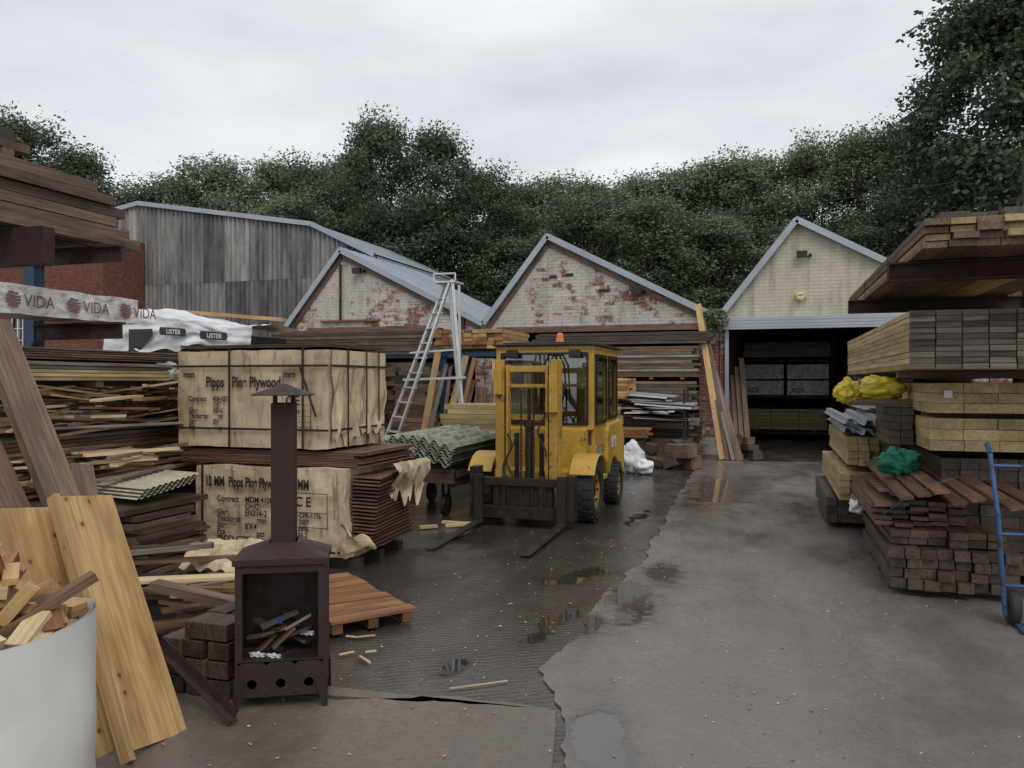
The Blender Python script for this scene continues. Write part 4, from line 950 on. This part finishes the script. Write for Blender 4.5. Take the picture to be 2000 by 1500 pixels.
# tarped stack
pack('timber_pack', -8.45, -6.65, 8.95, 9.95, .1, 2.1, 8, 26, 'y', MW['brown'], 'tall board stack under the white tarpaulin', tv=.45, rag=.06, mats2=MW['dark'])
def tarp(u, v):
    x = -8.75 + 2.35 * u
    ztop = 2.60 - .22 * u + .06 * noise.noise(V((u * 4, v * 5, 3))) + .05 * math.sin(u * 6)
    if v < .4:
        s_ = (.4 - v) / .4; L = .44 + .14 * math.sin(u * 5 + 1) + .12 * noise.noise(V((u * 7, 0, 0)))
        return (x - .05 * s_ * math.sin(u * 9), 8.86 - .05 * s_ - .045 * math.sin(u * 22 + s_ * 2) * s_ + .04 * noise.noise(V((u * 9, s_ * 5, 1))), ztop - s_ * L)
    s_ = (v - .4) / .6
    return (x, 8.86 + 1.15 * s_, ztop + .06 * math.sin(s_ * 3.1) + .03 * noise.noise(V((u * 12, v * 12, 8))))
mb = MB(); mb.grid(tarp, 80, 50); TP = mk('tarpaulin', mb, M_tarp, 'white printed tarpaulin draped over a board stack', 'tarpaulin', smooth=True)
mb = MB(); mb.grid(lambda u, v: (-8.3 + .40 * u, 8.76, 2.36 - (.10 + .34 * (1 - u)) * v), 8, 8); mk('tarpaulin_fold', mb, M_black, parent=TP)
mb = MB(); mb.bb(-8.45, -6.6, 8.95, 9.95, 2.13, 2.26); mk('tarpaulin_underside', mb, M_black, parent=TP)
for x in (-7.75, -7.1):
    z = 2.32 - .10 * (x + 7.65)
    mb = MB(); mb.prism([V((x, 8.735, z - .055)), V((x + .40, 8.735, z - .085)), V((x + .42, 8.735, z - .03)), V((x + .40, 8.735, z + .02)), V((x, 8.735, z + .05)), V((x - .02, 8.735, z))], (0, -.004, 0)); q = mk('printed_logo', mb, M_black, parent=TP)
    text('printed_lettering', 'USTER', .085, (x + .10, 8.727, z - .04), (1, 0, -.07), (0.07, 0, 1), M_white, q, .002, .95)
plank((-8.5, 9.7, 2.70), (-6.5, 9.75, 2.52), .1, .05, MW['pine'], 'yellow batten on top of the covered stack')
pack('timber_pack', -6.8, -5.7, 8.6, 11, .1, 1.5, 7, 18, 'y', MW['brown'], 'brown board stack behind the plywood packs', tv=.4, mats2=MW['pale'])
pack('timber_pack', -10.4, -8.85, 9.0, 11.3, .1, 1.9, 7, 20, 'y', MW['brown'], 'brown board stack beside the covered stack', tv=.45, mats2=MW['grey'], rag=.1)
# left cantilever rack
RK = empty('cantilever_rack', (-6.5, 5.5, 0), 'steel cantilever rack with a blue upright', 'rack')
for y in (5.87, 3.4):
    mb = MB(); mb.bb(-6.75, -6.62, y - .06, y + .06, 0, 2.95); mk('upright', mb, M_blue, parent=RK)
    for z in (2.12, 2.82):
        mb = MB(); yy = y - (.9 if y > 5 else 0); mb.bb(-6.6, -5.6, y - .05, y - .03, z - .08, z + .05); mb.bb(-6.6, -5.6, y - .09, y + .01, z + .051, z + .07); mk('arm', mb, M_rackst, parent=RK)
mb = MB(); mb.bb(-6.3, -5.55, 4.95, 5.07, 2.60, 2.9); mk('arm', mb, M_rackst, parent=RK)
mb = wrapped(-6.4, -5.9, 3.2, 6.35, 2.21, 2.45, .012, .05); VP = mk('film_wrapped_timber_pack', mb, M_wrap, 'long white film wrapped timber pack with printed logos', 'wrapped pack')
for k in range(5):
    y = 3.65 + k * .60
    text('printed_lettering', 'VIDA', .145, (-5.878, y + .22, 2.275), (0, 1, 0), (0, 0, 1), M_inkb, VP, .001, .9)
    mb = MB()   # round emblem made of stacked sweeping bands
    for j in range(5):
        zc = -.052 + j * .026; hw = math.sqrt(max(.0001, .07 ** 2 - zc ** 2)); P = []; Q = []
        for i in range(13):
            t = i / 12; yy = y + .12 + hw * (2 * t - 1); bend = .006 * math.sin(t * math.pi * 2); th2 = .0105
            P.append(V((-5.877, yy, 2.325 + zc + bend + th2))); Q.append(V((-5.877, yy, 2.325 + zc + bend - th2)))
        mb.add(P + Q, [(i, i + 1, 14 + i, 13 + i) for i in range(12)])
    mk('printed_logo', mb, M_inkb, parent=VP)
def ragged(name, x0, x1, y0, yend, z0, z1, nh, nw, mat, label, step):
    mb = MB(); dh = (z1 - z0) / nh; dw = (x1 - x0) / nw
    for j in range(nh):
        for i in range(nw):
            e = yend - step * j + R.uniform(-.25, .05); zz = z0 + j * dh; sh = R.uniform(-.03, .03)
            mb.bb(x0 + i * dw + sh, x0 + (i + 1) * dw - .004 + sh, y0 + R.uniform(-.1, .1), e, zz, zz + dh - .004 - R.uniform(0, .006), R.uniform(.45, 1.1), R.choice([0, 0, 0, 1]))
    return mk(name, mb, [mat, MW['dark']], label, 'timber pack', group='timber on the cantilever rack')
ragged('timber_bundle', -6.6, -5.85, 2.6, 6.45, 2.93, 3.48, 6, 6, MW['brown'], 'dark brown boards with staggered ends on the rack', .10)
ragged('timber_bundle', -6.6, -5.95, 2.4, 5.2, 3.56, 3.80, 3, 5, MW['brown'], 'dark boards on top of the rack', .08)
for y in (4.95, 3.95):
    mb = MB(); mb.bb(-6.5, -5.9, y - .05, y + .05, 3.49, 3.55); mk('spacer_batten', mb, MW['brown'], 'dark batten between two timber bundles', 'batten', group='spacer battens')

# ---------------------------------------------------------------- cart with cement sheets
CT = empty('timber_cart', (-4.1, 9.6, 0), 'low dark timber cart on small iron wheels', 'cart')
mb = MB(); mb.bb(-4.65, -3.6, 8.95, 10.4, .48, .56); mb.bb(-4.65, -3.6, 8.92, 8.98, .42, .60); mb.bb(-4.6, -4.52, 8.99, 10.4, .36, .479); mb.bb(-3.72, -3.64, 8.99, 10.4, .36, .479)
mk('deck', mb, MW['dark'], parent=CT)
for (x, y) in ((-4.45, 9.15), (-3.8, 9.15), (-4.45, 10.2), (-3.8, 10.2)):
    mb = MB(); mb.cyl((x - .03, y, .13), (x + .03, y, .13), .13, .13, 20); mb.bb(x - .045, x - .032, y - .03, y + .03, .1, .42); mb.bb(x + .032, x + .045, y - .03, y + .03, .1, .42); mk('wheel', mb, M_blk, parent=CT)
mb = MB(); mb.bb(-4.45, -4.05, 8.88, 8.92, .16, .4); mk('front_plate', mb, M_blk, parent=CT)
for i in range(7):
    mb = MB(); z = .66 + i * .032; dx = R.uniform(-.03, .03)
    def cs(u, v, off=0):
        return (-4.70 + dx + 1.12 * u + .05 * v, 8.80 + i * .015 + 1.75 * v, z + off + .03 * math.cos(u * 2 * math.pi * 8) + .12 * math.sin(math.pi * u * .9 + .3) + .03 * v - .05 * (u - .5))
    mb.grid(cs, 96, 4); mb.grid(lambda u, v: cs(1 - u, v, -.012), 96, 4)
    mb.grid(lambda u, v: cs(u, 0, -.012 * (1 - v)), 96, 1)
    mk('cement_sheet', mb, M_asb2, 'mossy corrugated cement roofing sheet stacked on the cart', 'corrugated sheet', group='corrugated sheets on the cart', smooth=True)
pack('timber_pack', -4.55, -3.7, 9.0, 10.3, .565, .63, 6, 2, 'y', MW['dark'], 'dark boards on the cart deck', bearers=False)
# ladder
LD = empty('platform_ladder', (-5.8, 13, 0), 'tall aluminium platform step ladder standing among timber', 'ladder')
B0, B1 = V((-6.75, 12.8, 0)), V((-5.42, 13.0, 3.35)); B2, B3 = V((-6.35, 12.5, 0)), V((-5.22, 12.75, 3.35))
for (a, b) in ((B0, B1), (B2, B3)):
    mb = MB(); mb.beam(a, b, .08, .035, (0, 1, 0)); mk('front_rail', mb, M_alu, parent=LD)
mb = MB(); mb.beam((-5.40, 13.15, 3.4), (-5.2, 13.5, 0), .05, .05); mb.beam((-5.18, 12.75, 3.4), (-4.95, 12.9, 0), .06, .05); mb.beam((-5.05, 12.75, 3.3), (-5.15, 13.1, 0), .04, .04)
mb.beam((-6.1, 12.75, 1.68), (-4.95, 12.8, 1.72), .05, .04); mb.beam((-5.95, 12.7, 2.15), (-5.1, 12.8, 2.2), .03, .03); mk('rear_frame', mb, M_alu, parent=LD)
for k in range(12):
    t = (k + 1) / 13.; a_ = B0.lerp(B1, t); b_ = B2.lerp(B3, t); mb = MB(); mb.beam(a_, b_, .09, .025); mk('rung', mb, M_alu, parent=LD)
mb = MB(); mb.bb(-5.5, -5.1, 12.7, 13.1, 3.35, 3.38); mb.tube([V((-5.5, 12.7, 3.38)), V((-5.5, 12.7, 3.5)), V((-5.1, 12.7, 3.5)), V((-5.1, 12.7, 3.38))], .015, 6); mk('platform', mb, M_alu, parent=LD)
# rack with pine pack, upright planks
mb = MB()
for x in (-5.9, -4.75):
    for y in (14.1, 15.3): mb.bb(x - .05, x + .05, y - .05, y + .05, 0, 2.2)
mb.bb(-6.0, -4.7, 14.02, 14.1, 2.12, 2.2); mb.bb(-6.0, -4.7, 15.3, 15.38, 2.12, 2.2)
mk('storage_rack', mb, M_blue, 'blue steel rack carrying a small pine pack', 'rack')
pack('timber_pack', -6.0, -4.65, 13.9, 15.6, 2.26, 2.62, 9, 5, 'y', MW['orange'], 'pale orange battens on a blue rack', tv=.3, rag=.05, mats2=MW['pine'])
for i in range(19):
    x = -6.3 + i * .12 + R.uniform(-.04, .04); l = R.uniform(1.4, 2.4)
    plank((x, 13.2 + R.uniform(0, .5), .02), (x + R.uniform(-.15, .45), 14.0, l), R.uniform(.05, .14), .03, MW[R.choice(['brown', 'pine', 'grey', 'red', 'treated', 'orange'])], 'upright plank leaning against the blue rack', side=(1, 0, 0), group='upright planks')
pack('timber_pack', -5.1, -3.9, 12.2, 13.1, .55, 1.28, 9, 9, 'x', MW['treated'], 'yellow timber pack behind the forklift', tv=.3, rag=.08)
pack('timber_pack', -5.3, -3.9, 12.2, 13.1, .06, .48, 8, 5, 'x', MW['dark'], 'dark timber base stack behind the forklift', tv=.3)
pack('timber_pack', -7.7, -6.8, 10.6, 12.4, .1, 1.35, 7, 14, 'y', MW['pine'], 'softwood boards stacked behind the plywood packs', tv=.4, mats2=MW['brown'])
pack('timber_pack', -9.8, -7.5, 13.5, 15.4, .1, 2.05, 7, 20, 'x', MW['brown'], 'large dark board stack beneath the first gable', tv=.4, mats2=MW['dark'], rag=.1, m2p=.6)
for i in range(7):
    x = -8.9 + i * .28; mb = MB()
    for k in range(2): mb.beam((x + k * .2, 13.2, .9), (x + k * .2 + .1, 13.35, 2.4 - .08 * i), .04, .04)
    for k in range(5): mb.beam((x + .02 * k, 13.18 + .03 * k, 1.1 + k * .28), (x + .2 + .02 * k, 13.18 + .03 * k, 1.1 + k * .28), .03, .02)
    mk('steel_ladder', mb, M_rackst, 'dark ladder shaped steel section leaning on boards', 'ladder', group='leaning steel ladders')
for (x, y, z1, w_) in ((-15.3, 20.0, 3.4, .35), (-13.3, 20.0, 3.6, .5)):
    mb = MB()
    for k in (0, 1): mb.beam((x + k * w_, y, 0), (x + k * w_ - .25, y + .6, z1), .06, .05)
    for k in range(9): mb.beam((x - .028 * k, y + .066 * k, z1 * k / 9 + .1), (x + w_ - .028 * k, y + .066 * k, z1 * k / 9 + .1), .04, .04)
    mk('wooden_ladder', mb, MW['grey'], 'old wooden ladder propped near the corrugated shed', 'ladder', group='old ladders')
pack('timber_pack', -16.5, -12.5, 18.3, 20, .1, 2.2, 8, 16, 'x', MW['brown'], 'dark timber stack before the corrugated shed', tv=.4, rag=.2)

# ---------------------------------------------------------------- right side racks and packs
RR = empty('cantilever_rack', (2.5, 8, 0), 'dark rusty steel cantilever rack loaded with timber', 'rack')
for y in (6.6, 9.5):
    mb = MB(); mb.bb(2.52, 2.54, y - .09, y + .09, 0, 4.0); mb.bb(2.68, 2.70, y - .09, y + .09, 0, 4.0); mb.bb(2.541, 2.679, y - .012, y + .012, 0, 4.0); mk('upright', mb, M_rackst, parent=RR)
    z = 2.40; mb = MB(); xt = .86 if y < 7 else .84; mb.bb(xt, 2.51, y - .05, y + .05, z + .125, z + .14); mb.bb(xt, 2.51, y - .008, y + .008, z + .012, z + .124); mb.bb(xt, 2.51, y - .05, y + .05, z - .003, z + .011); mb.bb(xt - .008, xt - .001, y - .05, y + .05, z, z + .14)
    mk('arm', mb, M_rackst, parent=RR)
pack('timber_pack', 1.0, 2.4, 5.95, 11.2, 2.55, 2.74, 9, 4, 'y', MW['treated'], 'long boards on the top arms of the rack', rag=.05, tv=.35, mats2=MW['brown'], m2p=.45, jit=.004, bearers=False, straps=2)
pack('timber_pack', 1.1, 2.4, 6.1, 8.0, 2.745, 2.80, 7, 1, 'y', MW['dark'], 'dark boards laid over the top bundle', rag=.12, tv=.3, bearers=False)
pk = pack('timber_pack', 1.0, 2.4, 6.62, 11.5, 1.74, 2.18, 8, 10, 'y', MW['treated'], 'large pack of sawn timber with grey weathered ends', rag=.012, tv=.3, bearers=True)
mb = MB()
for j in range(10):
    for i in range(8):
        dw = 1.4 / 8; mb.bb(1.004 + i * dw, 1.0 + (i + 1) * dw - .006, 6.592 - R.uniform(0, .025), 6.604, 1.743 + j * .044, 1.743 + (j + 1) * .044 - .005, R.uniform(.5, 1.5))
mk('weathered_board_ends', mb, MW['greyend'], parent=pk)
pack('timber_pack', 1.22, 2.45, 7.1, 10, 1.40, 1.64, 5, 3, 'y', MW['treated'], 'greenish treated timber pack beneath the large pack', rag=.02, tv=.2, straps=1)
pack('timber_pack', 1.22, 2.45, 7.1, 10, 1.10, 1.36, 5, 3, 'y', MW['treated'], 'greenish treated timber pack on a dark stack', rag=.02, tv=.2, bearers=False, straps=1)
mb = MB(); mb.bb(1.32, 1.38, 7.06, 7.065, 1.52, 1.58); mk('paper_label', mb, M_white, 'small white paper label stapled on timber', 'label')
pack('timber_pack', 1.35, 2.45, 7.3, 9.6, .1, 1.03, 8, 10, 'y', MW['dark'], 'dark timber stack supporting the treated packs', tv=.35)
pack('timber_pack', .88, 1.78, 6.72, 8.5, .07, .38, 8, 4, 'y', MW['dark'], 'dark brown posts stacked on the concrete', rag=.05, tv=.25, jit=.005)
pack('timber_pack', .90, 1.70, 6.84, 8.55, .385, .50, 6, 2, 'y', MW['dark'], 'dark brown posts in the second layer', rag=.06, tv=.3, jit=.005, mats2=MW['red'], m2p=.25, bearers=False)
pack('timber_pack', .80, 1.48, 7.02, 8.75, .505, .70, 5, 5, 'y', MW['red'], 'reddish brown boards on top of the dark stack', rag=.12, tv=.3, bearers=False, jit=.008, mats2=MW['dark'], m2p=.35)
for i in range(8):
    plank((1.00 + i * .11, 6.68 - .05 * i, .76 + .035 * (i % 3)), (.93 + i * .10, 8.4, .88 + .03 * (i % 3)), .10, .02, MW['red'], 'reddish fence board lying on the stack', 'fence_board', side=(1, 0, .15), group='reddish fence boards')
mb = MB()
for i in range(7): mb.beam((.86, 7.2 + i * .2, .76), (1.28, 7.2 + i * .2, .74), .12, .018)
mb.beam((.98, 7.1, .735), (.98, 8.55, .735), .06, .02); mb.beam((1.2, 7.1, .735), (1.2, 8.55, .735), .06, .02)
mk('slatted_hurdle', mb, MW['brown'], 'brown slatted wooden hurdle laid on the post stack', 'hurdle')
mb = MB(); P = [V((.86, 6.9, .60)), V((1.0, 6.78, .74)), V((1.2, 6.7, .88)), V((1.34, 6.68, .94))]; mb.tube(P, .003, 5); mk('green_strap', mb, M_green, 'thin green strap tied across the boards', 'strap')
blob('green_netting', (1.06, 7.5, .97), .13, M_green, 'crumpled green netting on the reddish boards', 'netting', (1.2, .9, .85), amp=.55, f=1.9, fold=.12)
pack('timber_pack', .78, 1.3, 9.0, 11.6, .78, 1.08, 5, 4, 'y', MW['treated'], 'yellow timber pack lying on another', rag=.08, tv=.25)
pack('timber_pack', .70, 1.3, 8.9, 11.8, .42, .70, 6, 4, 'y', MW['treated'], 'yellow timber pack near the ground', rag=.08, tv=.25)
pack('timber_pack', .62, 1.3, 9.6, 11.8, .08, .36, 6, 3, 'y', MW['dark'], 'dark timber base below yellow packs', tv=.3)
for i in range(8):
    x = .72 + (i % 4) * .15; z = 1.12 + (i // 4) * .10; mb = MB()
    pr = [(0, 0), (.03, 0), (.045, .05), (.095, .05), (.11, 0), (.14, 0), (.14, .006), (.115, .006), (.1, .056), (.04, .056), (.025, .006), (0, .006)]
    o = V((x, 8.75 + R.uniform(-.3, .3), z)); mb.prism([o + V((a, 0, b)) for a, b in pr], (R.uniform(-.05, .05), 2.7, .02)); mk('galvanised_profile', mb, M_galv, 'galvanised steel roofing profile stacked on timber', 'metal profile', group='galvanised profiles')
mb = MB(); mb.bb(1.0, 1.5, 10.05, 11.2, 1.34, 1.44); mk('foam_board', mb, M_white, 'pale board pack under the large timber', 'board')
YB = blob('yellow_sheet_bundle', (.95, 8.0, 1.585), .15, M_yp, 'bright yellow plastic sheeting rolled and tied', 'plastic sheet', (1.6, 1, .72), amp=.3, f=1.8, fold=.10)
blob('loose_end', (.70, 7.95, 1.56), .11, M_yp, None, None, (1.1, 1, .95), amp=.5, f=1.7, fold=.10, parent=YB)
mb = MB(); mb.lathe((.79, 7.98, 1.58), [(-.008, .095), (0, .10), (.008, .095)], 16, 'x'); mk('tie_cord', mb, M_txtblue, parent=YB)
mb = MB(); mb.bb(.7, 1.25, 7.9, 8.1, 1.43, 1.49); mk('support_batten', mb, MW['brown'], 'brown batten below the yellow sheeting', 'batten')
pack('timber_pack', 1.0, 1.2, 7.7, 8.6, 1.1, 1.42, 2, 5, 'y', MW['dark'], 'narrow dark stack beneath the yellow sheeting', bearers=False)
blob('plastic_scrap', (.83, 8.5, .42), .07, M_tarp, 'white plastic scrap caught in the stack', 'plastic', amp=.5, f=2)
HT = empty('sack_truck', (1.6, 6.1, 0), 'blue steel sack truck with rubber wheels beside timber', 'sack truck')
mb = MB()
for x in (1.46, 1.86): mb.tube([V((x, 6.28, 1.15)), V((x + .02, 6.16, .75)), V((x + .05, 6.10, .08))], .016, 10)
for z, y, k in ((1.07, 6.26, 0), (.62, 6.15, .02), (.28, 6.12, .04)): mb.tube([V((1.46 + k, y, z)), V((1.86 + k, y, z))], .013, 8)
mb.tube([V((1.46, 6.28, 1.15)), V((1.46, 6.36, 1.21))], .018, 8); mk('frame', mb, M_blue, parent=HT)
mb = MB(); mb.bb(1.56, 1.90, 5.9, 6.1, .03, .04); mk('toe_plate', mb, M_blue, parent=HT)
for x in (1.57, 1.90):
    mb = MB(); mb.lathe((x, 6.17, .125), [(-.03, .06), (-.035, .1), (-.02, .122), (.02, .122), (.035, .1), (.03, .06), (.02, .02), (-.02, .02), (-.03, .06)], 26, 'x'); mk('wheel', mb, M_rub, parent=HT)

# ---------------------------------------------------------------- camera, light, world
cam = bpy.data.cameras.new('camera'); co = bpy.data.objects.new('camera', cam); COL.objects.link(co)
cam.sensor_width = 36; cam.lens = 28.08; cam.clip_end = 1000; cam.clip_start = .05
co.location = (0, 0, 1.65); co.rotation_euler = (math.radians(89.82), 0, math.radians(17.82)); sc.camera = co
sl = bpy.data.lights.new('sun', 'SUN'); sl.energy = 1.1; sl.angle = math.radians(30); sl.color = (1, .97, .93)
so = bpy.data.objects.new('sun', sl); COL.objects.link(so); so.rotation_euler = (math.radians(40), 0, math.radians(35))
w = bpy.data.worlds.new('World'); sc.world = w; w.use_nodes = True; t = w.node_tree; t.nodes.clear()
out = t.nodes.new('ShaderNodeOutputWorld'); bg = t.nodes.new('ShaderNodeBackground'); sky = t.nodes.new('ShaderNodeTexSky'); sky.sky_type = 'NISHITA'; sky.sun_disc = False
sky.sun_elevation = math.radians(50); sky.sun_rotation = math.radians(145)
tc = t.nodes.new('ShaderNodeTexCoord'); mp = t.nodes.new('ShaderNodeMapping'); mp.inputs['Scale'].default_value = (1, 1, 3.2)
t.links.new(tc.outputs['Generated'], mp.inputs[0])
ns = t.nodes.new('ShaderNodeTexNoise'); ns.inputs['Scale'].default_value = 1.9; ns.inputs['Detail'].default_value = 6; ns.inputs['Roughness'].default_value = .5; t.links.new(mp.outputs[0], ns.inputs['Vector'])
rp = t.nodes.new('ShaderNodeValToRGB'); rp.color_ramp.elements[0].position = .34; rp.color_ramp.elements[0].color = (.49, .51, .54, 1); rp.color_ramp.elements[1].position = .64; rp.color_ramp.elements[1].color = (.72, .73, .74, 1)
t.links.new(ns.outputs['Fac'], rp.inputs[0])
sx = t.nodes.new('ShaderNodeVectorMath'); sx.operation = 'SCALE'; sx.inputs['Scale'].default_value = .08; t.links.new(sky.outputs[0], sx.inputs[0])
mx = t.nodes.new('ShaderNodeMixRGB'); mx.inputs[0].default_value = .9; t.links.new(sx.outputs[0], mx.inputs[1]); t.links.new(rp.outputs[0], mx.inputs[2])
t.links.new(mx.outputs[0], bg.inputs[0]); bg.inputs[1].default_value = 1.4; t.links.new(bg.outputs[0], out.inputs[0])
sc.view_settings.view_transform = 'Standard'; sc.view_settings.look = 'None'; sc.view_settings.exposure = 0
